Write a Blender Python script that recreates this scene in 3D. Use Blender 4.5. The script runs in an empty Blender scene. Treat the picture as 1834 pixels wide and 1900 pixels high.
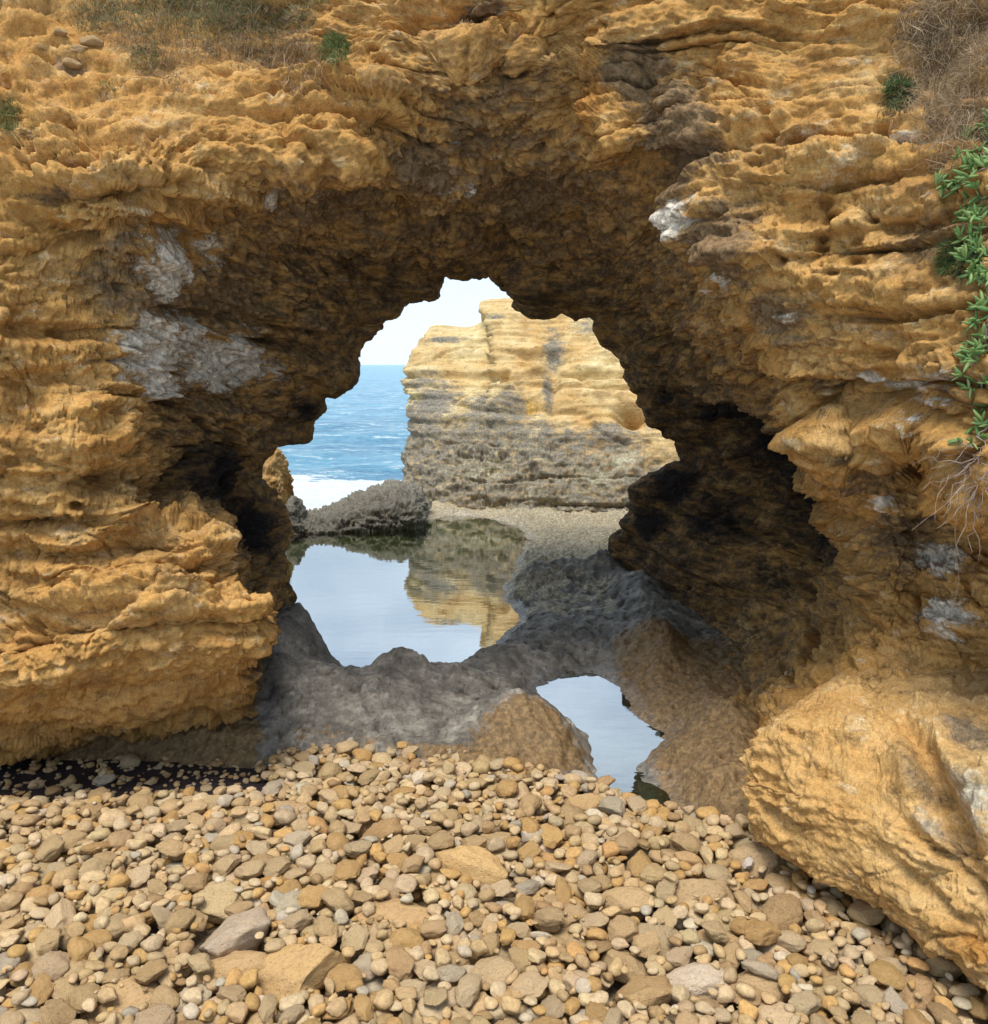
import bpy, bmesh, math, random, time
import numpy as np
from mathutils import Vector, Matrix

T0 = time.time()
random.seed(7)
RNG = np.random.default_rng(7)
scene = bpy.context.scene
col = scene.collection

# ------------------------------------------------------------------ camera
FPX, CX, CY = 1588.0, 917.0, 950.0          # focal length and centre in photo pixels
PITCH = math.radians(9.8)
CAMZ = 3.0
cam_d = bpy.data.cameras.new('camera')
cam = bpy.data.objects.new('camera', cam_d)
col.objects.link(cam)
cam.location = (0, 0, CAMZ)
cam.rotation_euler = (math.radians(90) - PITCH, 0, 0)
cam_d.sensor_fit = 'HORIZONTAL'
cam_d.sensor_width = 36
cam_d.lens = 36 * FPX / 1834
cam_d.clip_end = 20000
scene.camera = cam

# ------------------------------------------------------------------ sky and sun
SUN_EL, SUN_AZ = math.radians(70), math.radians(205)    # azimuth from +Y clockwise: behind the viewer, a little to the left
world = bpy.data.worlds.new('World')
scene.world = world
world.use_nodes = True
wn, wl = world.node_tree.nodes, world.node_tree.links
wn.clear()
wo = wn.new('ShaderNodeOutputWorld')
bg = wn.new('ShaderNodeBackground')
sky = wn.new('ShaderNodeTexSky')
sky.sky_type = 'NISHITA'
sky.sun_disc = False
sky.sun_elevation = SUN_EL
sky.sun_rotation = SUN_AZ
sky.air_density = 1.0
sky.dust_density = 0.6
sky.ozone_density = 1.5
tc = wn.new('ShaderNodeTexCoord')
mp = wn.new('ShaderNodeMapping')
mp.inputs['Scale'].default_value = (1.0, 1.0, 2.6)
mp.inputs['Location'].default_value = (0.3, 0.1, 0.0)
nz = wn.new('ShaderNodeTexNoise')
nz.inputs['Scale'].default_value = 1.9
nz.inputs['Detail'].default_value = 7
nz.inputs['Roughness'].default_value = 0.55
rp = wn.new('ShaderNodeValToRGB')
rp.color_ramp.elements[0].position = 0.31
rp.color_ramp.elements[1].position = 0.58
mx = wn.new('ShaderNodeMix')
mx.data_type = 'RGBA'
mx.inputs[7].default_value = (6.1, 7.4, 8.7, 1)      # bright thin cloud
wl.new(tc.outputs['Generated'], mp.inputs['Vector'])
wl.new(mp.outputs['Vector'], nz.inputs['Vector'])
wl.new(nz.outputs['Fac'], rp.inputs['Fac'])
# thin bright haze low over the sea, all round the horizon
sx = wn.new('ShaderNodeSeparateXYZ')
hz = wn.new('ShaderNodeMapRange')
hz.interpolation_type = 'SMOOTHSTEP'
for k_, v_ in (('From Min', -0.02), ('From Max', 0.55), ('To Min', 0.9), ('To Max', 0.0)): hz.inputs[k_].default_value = v_
mm = wn.new('ShaderNodeMath')
mm.operation = 'MAXIMUM'
wl.new(tc.outputs['Generated'], sx.inputs[0])
wl.new(sx.outputs['Z'], hz.inputs['Value'])
wl.new(hz.outputs['Result'], mm.inputs[0])
wl.new(rp.outputs['Color'], mm.inputs[1])
wl.new(mm.outputs[0], mx.inputs['Factor'])
wl.new(sky.outputs['Color'], mx.inputs[6])
wl.new(mx.outputs[2], bg.inputs['Color'])
bg.inputs['Strength'].default_value = 0.10
wl.new(bg.outputs['Background'], wo.inputs['Surface'])

sun_d = bpy.data.lights.new('sun', 'SUN')
sun = bpy.data.objects.new('sun', sun_d)
col.objects.link(sun)
sun_d.energy = 2.6
sun_d.angle = math.radians(28)
sun_d.color = (1.0, 0.95, 0.87)
sdir = Vector((math.sin(SUN_AZ) * math.cos(SUN_EL), math.cos(SUN_AZ) * math.cos(SUN_EL), math.sin(SUN_EL)))
sun.rotation_euler = sdir.to_track_quat('Z', 'Y').to_euler()
sun.location = (-6, -10, 20)

scene.view_settings.view_transform = 'Standard'
scene.view_settings.look = 'None'
scene.view_settings.gamma = 1.0
scene.view_settings.use_curve_mapping = False
scene.view_settings.exposure = 0.68
scene.render.engine = 'CYCLES'
scene.cycles.max_bounces = 6
scene.cycles.diffuse_bounces = 4
scene.cycles.glossy_bounces = 3
scene.cycles.transparent_max_bounces = 6
scene.cycles.caustics_reflective = False
scene.cycles.caustics_refractive = False
scene.cycles.use_denoising = True
scene.cycles.use_adaptive_sampling = True

# ------------------------------------------------------------------ projection helpers
CP, SP = math.cos(PITCH), math.sin(PITCH)

def at(x, y, d):
    """world point seen at photo pixel (x, y), at world distance d in front of the viewer"""
    a, b = (np.asarray(x, float) - CX) / FPX, (CY - np.asarray(y, float)) / FPX
    t = d / (CP + b * SP)
    return np.stack([a * t, d + 0 * a * t, CAMZ + t * (-SP + b * CP)], -1)

def on_level(x, y, z):
    """world point seen at photo pixel (x, y) on the level z"""
    a, b = (np.asarray(x, float) - CX) / FPX, (CY - np.asarray(y, float)) / FPX
    t = (z - CAMZ) / (-SP + b * CP)
    return np.stack([a * t, t * (CP + b * SP), z + 0 * a * t], -1)

def to_px(P):
    P = np.asarray(P, float)
    f = P[..., 1] * CP - (P[..., 2] - CAMZ) * SP
    u = P[..., 1] * SP + (P[..., 2] - CAMZ) * CP
    f = np.where(f < 0.05, 0.05, f)
    return CX + FPX * P[..., 0] / f, CY - FPX * u / f

# ------------------------------------------------------------------ noise (numpy)
_perm = np.random.default_rng(3).permutation(256).astype(np.int32)
PERM = np.concatenate([_perm, _perm, _perm])
_g = np.random.default_rng(5).normal(size=(256, 3))
GRAD = (_g / np.linalg.norm(_g, axis=1)[:, None]).astype(np.float32)

def perlin(P, seed=0):
    P = np.asarray(P, np.float32) + np.float32(seed * 17.37)
    I = np.floor(P).astype(np.int32)
    F = P - I
    I &= 255
    W = F * F * F * (F * (F * 6 - 15) + 10)
    x0, y0, z0 = I[:, 0], I[:, 1], I[:, 2]
    fx, fy, fz = F[:, 0], F[:, 1], F[:, 2]
    out = []
    A = [PERM[x0], PERM[(x0 + 1) & 255]]
    vals = {}
    for i in (0, 1):
        for j in (0, 1):
            B = PERM[A[i] + ((y0 + j) & 255)]
            for k in (0, 1):
                g = GRAD[PERM[B + ((z0 + k) & 255)]]
                vals[i, j, k] = g[:, 0] * (fx - i) + g[:, 1] * (fy - j) + g[:, 2] * (fz - k)
    wx, wy, wz = W[:, 0], W[:, 1], W[:, 2]
    r = []
    for k in (0, 1):
        a = vals[0, 0, k] + wx * (vals[1, 0, k] - vals[0, 0, k])
        b = vals[0, 1, k] + wx * (vals[1, 1, k] - vals[0, 1, k])
        r.append(a + wy * (b - a))
    return (r[0] + wz * (r[1] - r[0])) * 1.6

def fbm(P, octv=4, gain=0.5, lac=2.03, seed=0):
    s, a, f = 0, 1.0, 1.0
    for o in range(octv):
        s = s + a * perlin(P * np.float32(f), seed + o)
        a *= gain
        f *= lac
    return s

def ridged(P, octv=3, gain=0.5, seed=0):
    s, a, f, n = 0, 1.0, 1.0, 0
    for o in range(octv):
        s = s + a * (1 - 2 * np.abs(perlin(P * np.float32(f), seed + o)))
        n += a
        a *= gain
        f *= 2.1
    return s / n

def worley(P, seed=0):
    P = np.asarray(P, np.float32) + np.float32(seed * 11.3)
    I = np.floor(P).astype(np.int32)
    F = P - I
    n = len(P)
    f1 = np.full(n, 9, np.float32)
    f2 = np.full(n, 9, np.float32)
    cid = np.zeros(n, np.float32)
    tab = np.random.default_rng(11 + seed).random((256, 4)).astype(np.float32)
    for i in (-1, 0, 1):
        a = PERM[(I[:, 0] + i) & 255]
        for j in (-1, 0, 1):
            b = PERM[a + ((I[:, 1] + j) & 255)]
            for k in (-1, 0, 1):
                h = PERM[b + ((I[:, 2] + k) & 255)]
                t = tab[h]
                d = (t[:, 0] + i - F[:, 0]) ** 2 + (t[:, 1] + j - F[:, 1]) ** 2 + (t[:, 2] + k - F[:, 2]) ** 2
                closer = d < f1
                f2 = np.where(closer, f1, np.minimum(f2, d))
                cid = np.where(closer, t[:, 3], cid)
                f1 = np.minimum(f1, d)
    return np.sqrt(f1), np.sqrt(f2), cid

def sstep(a, b, x):
    t = np.clip((x - a) / (b - a), 0, 1)
    return t * t * (3 - 2 * t)

# ------------------------------------------------------------------ mesh helpers
def mesh_from(name, V, F, smooth=True):
    """V (n,3), F (m,k) array of equal polygons"""
    V = np.asarray(V, np.float32)
    F = np.asarray(F, np.int32)
    me = bpy.data.meshes.new(name)
    me.vertices.add(len(V))
    me.vertices.foreach_set('co', V.ravel())
    m, k = F.shape
    me.loops.add(m * k)
    me.loops.foreach_set('vertex_index', F.ravel())
    me.polygons.add(m)
    me.polygons.foreach_set('loop_start', np.arange(0, m * k, k, dtype=np.int32))
    me.polygons.foreach_set('use_smooth', np.full(m, smooth))
    me.update(calc_edges=True)
    return me

def add_attr(me, name, vals):
    a = me.attributes.new(name, 'FLOAT', 'POINT')
    a.data.foreach_set('value', np.ascontiguousarray(vals, np.float32))

def add_color(me, name, vals):
    a = me.attributes.new(name, 'FLOAT_COLOR', 'POINT')
    v = np.ones((len(vals), 4), np.float32)
    v[:, :3] = vals
    a.data.foreach_set('color', v.ravel())

def obj(name, me, mat=None, parent=None, label=None, cat=None, group=None, kind=None, link=True):
    o = bpy.data.objects.new(name, me)
    if mat is not None and me is not None:
        me.materials.clear()
        me.materials.append(mat)
    if link:
        col.objects.link(o)
    o.parent = parent
    tag(o, label, cat, group, kind)
    return o

def tag(o, label=None, cat=None, group=None, kind=None):
    if label: o['label'] = label
    if cat: o['category'] = cat
    if group: o['group'] = group
    if kind: o['kind'] = kind

def grid_faces(nu, nv, flip=False):
    idx = np.arange(nu * nv).reshape(nv, nu)
    a, b, c, d = idx[:-1, :-1], idx[:-1, 1:], idx[1:, 1:], idx[1:, :-1]
    q = np.stack([a, b, c, d] if not flip else [a, d, c, b], -1).reshape(-1, 4)
    return q

def hermite(u_new, u, P, k=0.75):
    """cubic through points P at parameters u (non uniform, finite-difference tangents, slightly tightened)"""
    u, P = np.asarray(u, float), np.asarray(P, float)
    du = np.diff(u)
    sl = np.diff(P, axis=0) / du.reshape((-1,) + (1,) * (P.ndim - 1))
    m = np.zeros_like(P)
    m[0], m[-1] = sl[0], sl[-1]
    w = du.reshape((-1,) + (1,) * (P.ndim - 1))
    m[1:-1] = k * (sl[:-1] * w[1:] + sl[1:] * w[:-1]) / (w[1:] + w[:-1])
    i = np.clip(np.searchsorted(u, u_new, side='right') - 1, 0, len(u) - 2)
    sh = (-1,) + (1,) * (P.ndim - 1)
    h = du[i].reshape(sh)
    t = ((u_new - u[i]) / du[i]).reshape(sh)
    return ((2 * t**3 - 3 * t**2 + 1) * P[i] + (t**3 - 2 * t**2 + t) * h * m[i]
            + (-2 * t**3 + 3 * t**2) * P[i + 1] + (t**3 - t**2) * h * m[i + 1])

def loft(rings, ugrid, counts, k=0.75):
    """rings: list of (u array, xyz array); counts: quads between neighbouring rings. Returns (nv, nu, 3) and ring coordinate per row"""
    R = np.stack([hermite(ugrid, u, P, k) for u, P in rings])
    vs = np.concatenate([np.linspace(k, k + 1, c, endpoint=False) for k, c in enumerate(counts)] + [[len(counts)]])
    return hermite(vs, np.arange(len(rings)), R, k), vs

def normals_of(G):
    du = np.gradient(G, axis=1)
    dv = np.gradient(G, axis=0)
    n = np.cross(du, dv)
    n /= np.maximum(np.linalg.norm(n, axis=-1, keepdims=True), 1e-9)
    return n

def blur(A, k):
    for ax in (0, 1):
        pad = [(0, 0)] * A.ndim
        pad[ax] = (k, k)
        B = np.pad(A, pad, mode='edge')
        c = np.cumsum(B, axis=ax, dtype=float)
        z = np.zeros_like(np.take(c, [0], axis=ax))
        c = np.concatenate([z, c], axis=ax)
        n = A.shape[ax]
        hi = np.take(c, np.arange(2 * k + 1, 2 * k + 1 + n), axis=ax)
        lo = np.take(c, np.arange(0, n), axis=ax)
        A = (hi - lo) / (2 * k + 1)
    return A

from concurrent.futures import ThreadPoolExecutor
def rock_disp(P, *a, **k):
    parts = np.array_split(np.asarray(P, np.float32), max(4, len(P) // 40000))
    with ThreadPoolExecutor(4) as ex:
        return np.concatenate(list(ex.map(lambda q: rock_disp_chunk(q, *a, **k), parts)))

def rock_disp_chunk(P, S=1.0, tilt=(0.0, 0.0), seed=0, strata=1.0, lump=1.0, crumb=1.0, pits=1.0, blocks=1.0):
    """relief of weathered bedded limestone, in metres; S scales the feature size"""
    P = np.asarray(P, np.float32) / np.float32(S)
    A = np.array([1, 1, 1], np.float32)
    warp = perlin(P * 0.55, seed) * 0.5 + perlin(P * 1.3, seed + 1) * 0.22
    s = P[:, 2] + tilt[0] * P[:, 0] + tilt[1] * P[:, 1]
    Q = np.stack([P[:, 0], P[:, 1], s + 0.35 * warp], -1).astype(np.float32)
    d = lump * 0.10 * fbm(P * 0.9, 3, seed=seed + 2)
    d = d + lump * 0.05 * ridged(P * np.float32(2.1), 3, seed=seed + 4)
    # beds: bulging courses with undercut joints
    m1 = sstep(-0.25, 0.5, perlin(P * 0.8, seed + 7))
    f = Q[:, 2] / 0.46 + 0.5 * perlin(Q * np.array([0.8, 0.8, 0.2], np.float32), seed + 8)
    fr = f - np.floor(f)
    d = d + strata * 0.085 * (0.35 + 0.65 * m1) * (np.sqrt(np.clip(fr, 0, 1)) - sstep(0.86, 1.0, fr) * 0.9 - 0.4)
    m2 = sstep(-0.3, 0.4, perlin(P * 1.4, seed + 9))
    f = Q[:, 2] / 0.125 + 0.9 * perlin(Q * np.array([2.0, 2.0, 0.5], np.float32), seed + 10)
    fr = f - np.floor(f)
    d = d + strata * 0.026 * m2 * (fr - sstep(0.8, 1.0, fr) - 0.35)
    d = d + strata * 0.055 * fbm(Q * np.array([1.5, 1.5, 7.0], np.float32), 4, 0.55, seed=seed + 12)
    # long open joints along the bedding
    ms_ = sstep(-0.3, 0.25, perlin(P * 0.6 + 4, seed + 14))
    j1 = perlin(Q * np.array([0.38, 0.38, 2.3], np.float32), seed + 15)
    j2 = perlin(Q * np.array([0.7, 0.7, 5.2], np.float32), seed + 16)
    d = d - strata * ms_ * (0.15 * (1 - sstep(0.015, 0.075, np.abs(j1))) + 0.06 * (1 - sstep(0.02, 0.09, np.abs(j2))))
    d = d + strata * 0.12 * sstep(-0.04, 0.04, j1) * ms_ + strata * 0.05 * sstep(-0.05, 0.05, j2)
    # fractured lumps
    w = Q * np.array([2.3, 2.3, 4.2], np.float32) + 0.35 * np.stack([perlin(P * 3.1, seed + 20), perlin(P * 3.1, seed + 21), perlin(P * 3.1, seed + 22)], -1)
    f1, f2, cid = worley(w, seed)
    e = f2 - f1
    d = d + blocks * ((cid - 0.5) * 0.12 * sstep(0.0, 0.16, e) - 0.05 * (1 - sstep(0.0, 0.08, e)) * m1)
    # broken faces: small chips standing proud or fallen out, hard edged
    jit = 0.30 * np.stack([perlin(P * 6.3, seed + 23), perlin(P * 6.3, seed + 24), perlin(P * 6.3, seed + 25)], -1)
    c1, c2, ci = worley(Q * np.array([4.6, 4.6, 9.5], np.float32) + jit, seed + 5)
    k1, k2, ki = worley(Q * np.array([11.0, 11.0, 21.0], np.float32) + jit, seed + 7)
    mb = 0.4 + 0.6 * sstep(-0.3, 0.3, perlin(P * 1.1 + 2, seed + 26))
    d = d + blocks * mb * ((ci - 0.5) * 0.085 * sstep(0.0, 0.07, c2 - c1) + (ki - 0.5) * 0.038 * sstep(0.0, 0.09, k2 - k1))
    # knobbly lobes with sharp creases between them
    B1 = np.abs(perlin(Q * np.array([2.6, 2.6, 5.0], np.float32), seed + 50))
    B2 = np.abs(perlin(Q * np.array([6.0, 6.0, 11.0], np.float32) + 0.25 * warp[:, None], seed + 51))
    B3 = np.abs(perlin(Q * np.array([14.0, 14.0, 22.0], np.float32), seed + 52))
    m3 = 0.35 + 0.65 * sstep(-0.35, 0.35, perlin(P * 0.95, seed + 53))
    d = d + crumb * m3 * (0.13 * (np.minimum(B1, .5) - .22) + 0.055 * (np.minimum(B2, .5) - .22) + 0.036 * (B3 - .25))
    # crumbly surface
    d = d + crumb * 0.03 * ridged(P * np.float32(7.5), 3, 0.55, seed + 30)
    d = d + crumb * 0.020 * fbm(Q * np.array([11, 11, 19], np.float32), 3, 0.6, seed=seed + 34)
    d = d + crumb * 0.009 * fbm(P * np.float32(46), 2, 0.6, seed=seed + 38)
    # hollows and pits
    if pits > 0:
        f1, f2, cid = worley(Q * np.array([6.5, 6.5, 9.5], np.float32) + 0.3 * warp[:, None], seed + 3)
        mp_ = sstep(0.05, 0.45, perlin(P * 1.15, seed + 40))
        g1, g2, gid = worley(Q * np.array([15, 15, 20], np.float32), seed + 4)
        mq = sstep(0.0, 0.4, perlin(P * 1.7 + 9, seed + 41))
        d = d - pits * 0.045 * mq * (gid > 0.4) * (1 - sstep(0.1, 0.45, g1))
        d = d - pits * 0.16 * mp_ * (cid > 0.35) * (1 - sstep(0.08, 0.42, f1))
    return d * S

# ------------------------------------------------------------------ material helpers
def mat_new(name):
    m = bpy.data.materials.new(name)
    m.use_nodes = True
    nt = m.node_tree
    nt.nodes.clear()
    return m, nt.nodes, nt.links

class NT:
    def __init__(s, name):
        s.m, s.n, s.l = mat_new(name)
        s.out = s.n.new('ShaderNodeOutputMaterial')
        s.tc = s.n.new('ShaderNodeTexCoord').outputs['Object']
    def link(s, a, b): s.l.new(a, b)
    def setin(s, sock, v):
        if hasattr(v, 'is_output') or isinstance(v, bpy.types.NodeSocket): s.l.new(v, sock)
        elif isinstance(v, (tuple, list)) and len(v) == 3 and sock.type == 'RGBA': sock.default_value = (*v, 1)
        else: sock.default_value = v
    def mapping(s, scale=(1, 1, 1), loc=(0, 0, 0), rot=(0, 0, 0), vec=None):
        n = s.n.new('ShaderNodeMapping')
        n.inputs['Scale'].default_value = scale
        n.inputs['Location'].default_value = loc
        n.inputs['Rotation'].default_value = rot
        s.l.new(vec or s.tc, n.inputs['Vector'])
        return n.outputs['Vector']
    def noise(s, scale, detail=4, rough=0.55, vec=None, dist=0.0):
        n = s.n.new('ShaderNodeTexNoise')
        n.inputs['Scale'].default_value = scale
        n.inputs['Detail'].default_value = detail
        n.inputs['Roughness'].default_value = rough
        n.inputs['Distortion'].default_value = dist
        s.l.new(vec or s.tc, n.inputs['Vector'])
        return n.outputs['Fac']
    def voro(s, scale, vec=None, feature='F1'):
        n = s.n.new('ShaderNodeTexVoronoi')
        n.feature = feature
        n.inputs['Scale'].default_value = scale
        s.l.new(vec or s.tc, n.inputs['Vector'])
        return n.outputs['Distance']
    def ramp(s, fac, stops):
        n = s.n.new('ShaderNodeValToRGB')
        cr = n.color_ramp
        while len(cr.elements) < len(stops): cr.elements.new(0.5)
        for e, (p, c) in zip(cr.elements, stops):
            e.position = p
            e.color = (c, c, c, 1) if isinstance(c, (int, float)) else (*c, 1)
        s.l.new(fac, n.inputs['Fac'])
        return n.outputs['Color']
    def mix(s, fac, a, b, mode='MIX'):
        n = s.n.new('ShaderNodeMix')
        n.data_type = 'RGBA'
        n.blend_type = mode
        s.setin(n.inputs['Factor'], fac)
        s.setin(n.inputs[6], a)
        s.setin(n.inputs[7], b)
        return n.outputs[2]
    def math(s, op, a, b=0.0, c=None, clamp=False):
        n = s.n.new('ShaderNodeMath')
        n.operation = op
        n.use_clamp = clamp
        s.setin(n.inputs[0], a)
        s.setin(n.inputs[1], b)
        if c is not None: s.setin(n.inputs[2], c)
        return n.outputs[0]
    def attr(s, name, out='Fac'):
        n = s.n.new('ShaderNodeAttribute')
        n.attribute_name = name
        return n.outputs[out]
    def mask(s, name, noise, lo=0.35, hi=0.6, amt=0.6):
        """vertex mask with an uneven, noise-eaten edge"""
        v = s.math('ADD', s.attr(name), s.math('MULTIPLY', s.math('SUBTRACT', noise, 0.5), amt))
        n = s.n.new('ShaderNodeMapRange')
        n.interpolation_type = 'SMOOTHSTEP'
        s.l.new(v, n.inputs['Value'])
        n.inputs['From Min'].default_value = lo
        n.inputs['From Max'].default_value = hi
        return n.outputs['Result']
    def bump(s, height, strength=0.5, dist=0.02, normal=None):
        n = s.n.new('ShaderNodeBump')
        n.inputs['Strength'].default_value = strength
        n.inputs['Distance'].default_value = dist
        s.l.new(height, n.inputs['Height'])
        if normal: s.l.new(normal, n.inputs['Normal'])
        return n.outputs['Normal']
    def principled(s, color, rough=0.9, spec=0.2, normal=None, **kw):
        n = s.n.new('ShaderNodeBsdfPrincipled')
        s.setin(n.inputs['Base Color'], color)
        s.setin(n.inputs['Roughness'], rough)
        s.setin(n.inputs['Specular IOR Level'], spec)
        if normal: s.l.new(normal, n.inputs['Normal'])
        for k, v in kw.items(): s.setin(n.inputs[k.replace('_', ' ')], v)
        s.l.new(n.outputs[0], s.out.inputs['Surface'])
        return n

def cliff_material(name, base_lo, base_mid, base_hi, masks, tilt=0.0, grain=1.0, bedz=6.5, bedx=1.0):
    t = NT(name)
    n_big = t.noise(0.7, 6, 0.6)
    n_med = t.noise(3.2, 7, 0.65)
    n_fine = t.noise(22, 6, 0.7)
    n_vf = t.noise(95, 3, 0.7)
    bed = t.noise(1.3, 7, 0.65, t.mapping((bedx, bedx, bedz), rot=(0, tilt, 0)), 0.6)
    c = t.ramp(t.math('ADD', t.math('MULTIPLY', n_med, 0.55), t.math('MULTIPLY', bed, 0.5)), [(0.34, base_lo), (0.52, base_mid), (0.70, base_hi)])
    c = t.mix(t.ramp(n_big, [(0.42, 0.0), (0.62, 0.55)]), c, (0.53, 0.285, 0.085))
    c = t.mix(t.ramp(t.noise(1.9, 6, 0.7, t.mapping(loc=(5, 2, 1))), [(0.52, 0.0), (0.68, 0.6)]), c, (0.205, 0.125, 0.055))
    c = t.mix(t.ramp(t.noise(5.0, 8, 0.75, t.mapping((1, 1, 2.5), loc=(3, 8, 2))), [(0.55, 0.0), (0.66, 0.75)]), c, (0.155, 0.088, 0.036))
    c = t.mix(t.ramp(t.noise(4.0, 8, 0.75, t.mapping((1, 1, 2.0), loc=(9, 1, 6))), [(0.57, 0.0), (0.68, 0.6)]), c, (0.72, 0.60, 0.40))
    mid = t.noise(4.5, 9, 0.74, t.mapping((1, 1, 2.6), loc=(1, 7, 3), rot=(0, tilt, 0)), 0.2)
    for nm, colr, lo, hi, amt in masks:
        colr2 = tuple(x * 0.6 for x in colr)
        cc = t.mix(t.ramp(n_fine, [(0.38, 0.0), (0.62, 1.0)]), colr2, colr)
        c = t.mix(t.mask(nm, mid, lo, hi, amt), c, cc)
    v = t.ramp(n_fine, [(0.25, 0.55), (0.5, 1.0), (0.75, 1.3)])
    c = t.mix(0.85 * grain, c, v, 'MULTIPLY')
    v2 = t.ramp(n_vf, [(0.3, 0.62), (0.7, 1.25)])
    c = t.mix(0.8, c, v2, 'MULTIPLY')
    pit = t.ramp(t.voro(34), [(0.05, 0.0), (0.3, 1.0)])
    h = t.math('ADD', t.math('MULTIPLY', n_fine, 1.0), t.math('ADD', t.math('MULTIPLY', n_vf, 0.45), t.math('MULTIPLY', pit, 0.18)))
    nrm = t.bump(h, 0.8, 0.012)
    wet = t.mask('wet', mid, 0.35, 0.6, 0.5)
    rough = t.math('SUBTRACT', 0.93, t.math('MULTIPLY', wet, 0.5))
    t.principled(c, rough, t.math('ADD', 0.12, t.math('MULTIPLY', wet, 0.4)), nrm)
    return t.m

M = {}
M['cliff'] = cliff_material('ochre_limestone', (0.27, 0.125, 0.038), (0.48, 0.263, 0.080), (0.635, 0.415, 0.178),
    [('orange', (0.44, 0.20, 0.05), 0.3, 0.95, 1.2), ('grey', (0.265, 0.168, 0.085), 0.3, 0.66, 1.9),
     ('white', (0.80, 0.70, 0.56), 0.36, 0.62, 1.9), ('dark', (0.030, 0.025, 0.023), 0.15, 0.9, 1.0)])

# ------------------------------------------------------------------ the rock arch
def ring(pts):
    a = np.array(pts, float)
    return a[:, 0], at(a[:, 1], a[:, 2], a[:, 3])

R1 = [(0, -150, 1470, 6.9), (2, -150, 1410, 6.4), (5, -150, 1392, 5.75), (10, -150, 1290, 5.15), (18, -150, 1150, 5.2), (25, -150, 850, 5.3),
      (32, -150, 450, 5.2), (38, -150, 100, 5.9), (43, 200, -120, 6.9), (50, 850, -120, 6.4), (57, 1350, -120, 5.6), (63, 1950, -120, 4.9),
      (70, 1980, 300, 4.2), (77, 1980, 760, 3.9), (80, 1980, 950, 3.9), (84, 1980, 1010, 4.9), (92, 1980, 1250, 4.5), (100, 1980, 1750, 4.9)]
R2 = [(0, 150, 1450, 7.0), (2, 150, 1385, 6.5), (5, 150, 1352, 5.85), (10, 150, 1270, 5.3), (14, 160, 1180, 5.15), (18, 130, 1080, 5.4), (25, 120, 860, 5.45),
      (32, 130, 520, 5.6), (36, 200, 340, 5.45), (40, 330, 190, 5.9), (44, 520, 130, 6.4), (47, 660, 60, 6.35), (50, 830, 60, 6.2), (53, 1000, 60, 6.2),
      (57, 1250, 120, 5.7), (63, 1550, 150, 5.1), (70, 1650, 420, 4.75), (75, 1660, 640, 4.7), (78, 1700, 770, 4.6), (81, 1720, 850, 5.4), (86, 1740, 1000, 5.6),
      (92, 1730, 1180, 5.15), (96, 1690, 1310, 4.9), (100, 1600, 1600, 5.5)]
R3 = [(0, 440, 1440, 6.9), (2, 440, 1370, 6.6), (5, 440, 1285, 6.0), (8, 475, 1200, 5.55), (12, 480, 1120, 5.55), (15, 400, 1090, 5.6), (18, 400, 1000, 5.75), (22, 275, 950, 5.8), (25, 262, 850, 5.85),
      (29, 225, 730, 5.9), (32, 240, 620, 5.95), (35, 295, 480, 5.95), (38, 390, 345, 5.9), (41, 530, 300, 6.0), (44, 690, 260, 6.15), (47, 740, 130, 6.25),
      (50, 900, 110, 6.3), (53, 1060, 150, 6.1), (56, 1130, 260, 5.85), (59, 1240, 260, 5.65), (62, 1330, 380, 5.35), (66, 1380, 520, 5.25), (70, 1480, 690, 5.2),
      (74, 1520, 810, 5.25), (78, 1590, 920, 5.75), (82, 1635, 1050, 5.7), (86, 1620, 1160, 5.6), (90, 1545, 1270, 5.45), (95, 1425, 1400, 5.3), (100, 1340, 1560, 5.3)]
R4 = [(0, 470, 1420, 7.2), (2, 472, 1380, 7.0), (5, 478, 1310, 6.9), (8, 467, 1210, 6.7), (12, 472, 1120, 6.6), (15, 417, 1060, 6.6), (18, 392, 980, 6.8), (22, 330, 920, 6.9), (25, 320, 830, 7.0), (29, 320, 720, 6.9),
      (32, 340, 620, 6.9), (35, 380, 500, 6.9), (38, 450, 405, 6.9), (41, 570, 380, 7.0), (44, 700, 365, 6.9), (47, 810, 310, 6.75), (50, 920, 300, 6.85), (53, 1030, 305, 6.75),
      (56, 1130, 355, 6.7), (59, 1215, 400, 6.7), (62, 1250, 460, 6.5), (66, 1310, 560, 6.5), (70, 1400, 690, 6.8), (74, 1450, 790, 7.2), (78, 1500, 900, 8.2),
      (82, 1515, 1020, 8.4), (86, 1500, 1150, 7.9), (90, 1410, 1280, 6.9), (95, 1330, 1400, 6.3), (100, 1290, 1520, 5.7)]
R5 = [(0, 482, 1400, 7.6), (2, 485, 1370, 7.6), (5, 492, 1310, 7.6), (8, 481, 1210, 7.6), (12, 501, 1120, 7.7), (15, 476, 1060, 7.8), (18, 451, 1000, 7.9), (22, 440, 920, 8.0), (25, 440, 830, 8.1),
      (29, 470, 740, 8.0), (32, 490, 650, 8.1), (35, 530, 560, 8.2), (38, 590, 490, 8.4), (41, 680, 445, 8.5), (44, 770, 430, 8.3), (47, 840, 425, 8.2), (50, 920, 425, 8.2),
      (53, 1000, 428, 8.2), (56, 1080, 450, 8.3), (59, 1150, 485, 8.5), (62, 1190, 545, 8.4), (66, 1240, 640, 8.5), (70, 1300, 740, 8.9), (74, 1345, 820, 9.3),
      (78, 1355, 910, 9.5), (82, 1345, 1010, 9.5), (86, 1330, 1130, 9.2), (90, 1310, 1240, 8.3), (95, 1285, 1340, 7.2), (100, 1265, 1460, 6.2)]
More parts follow.
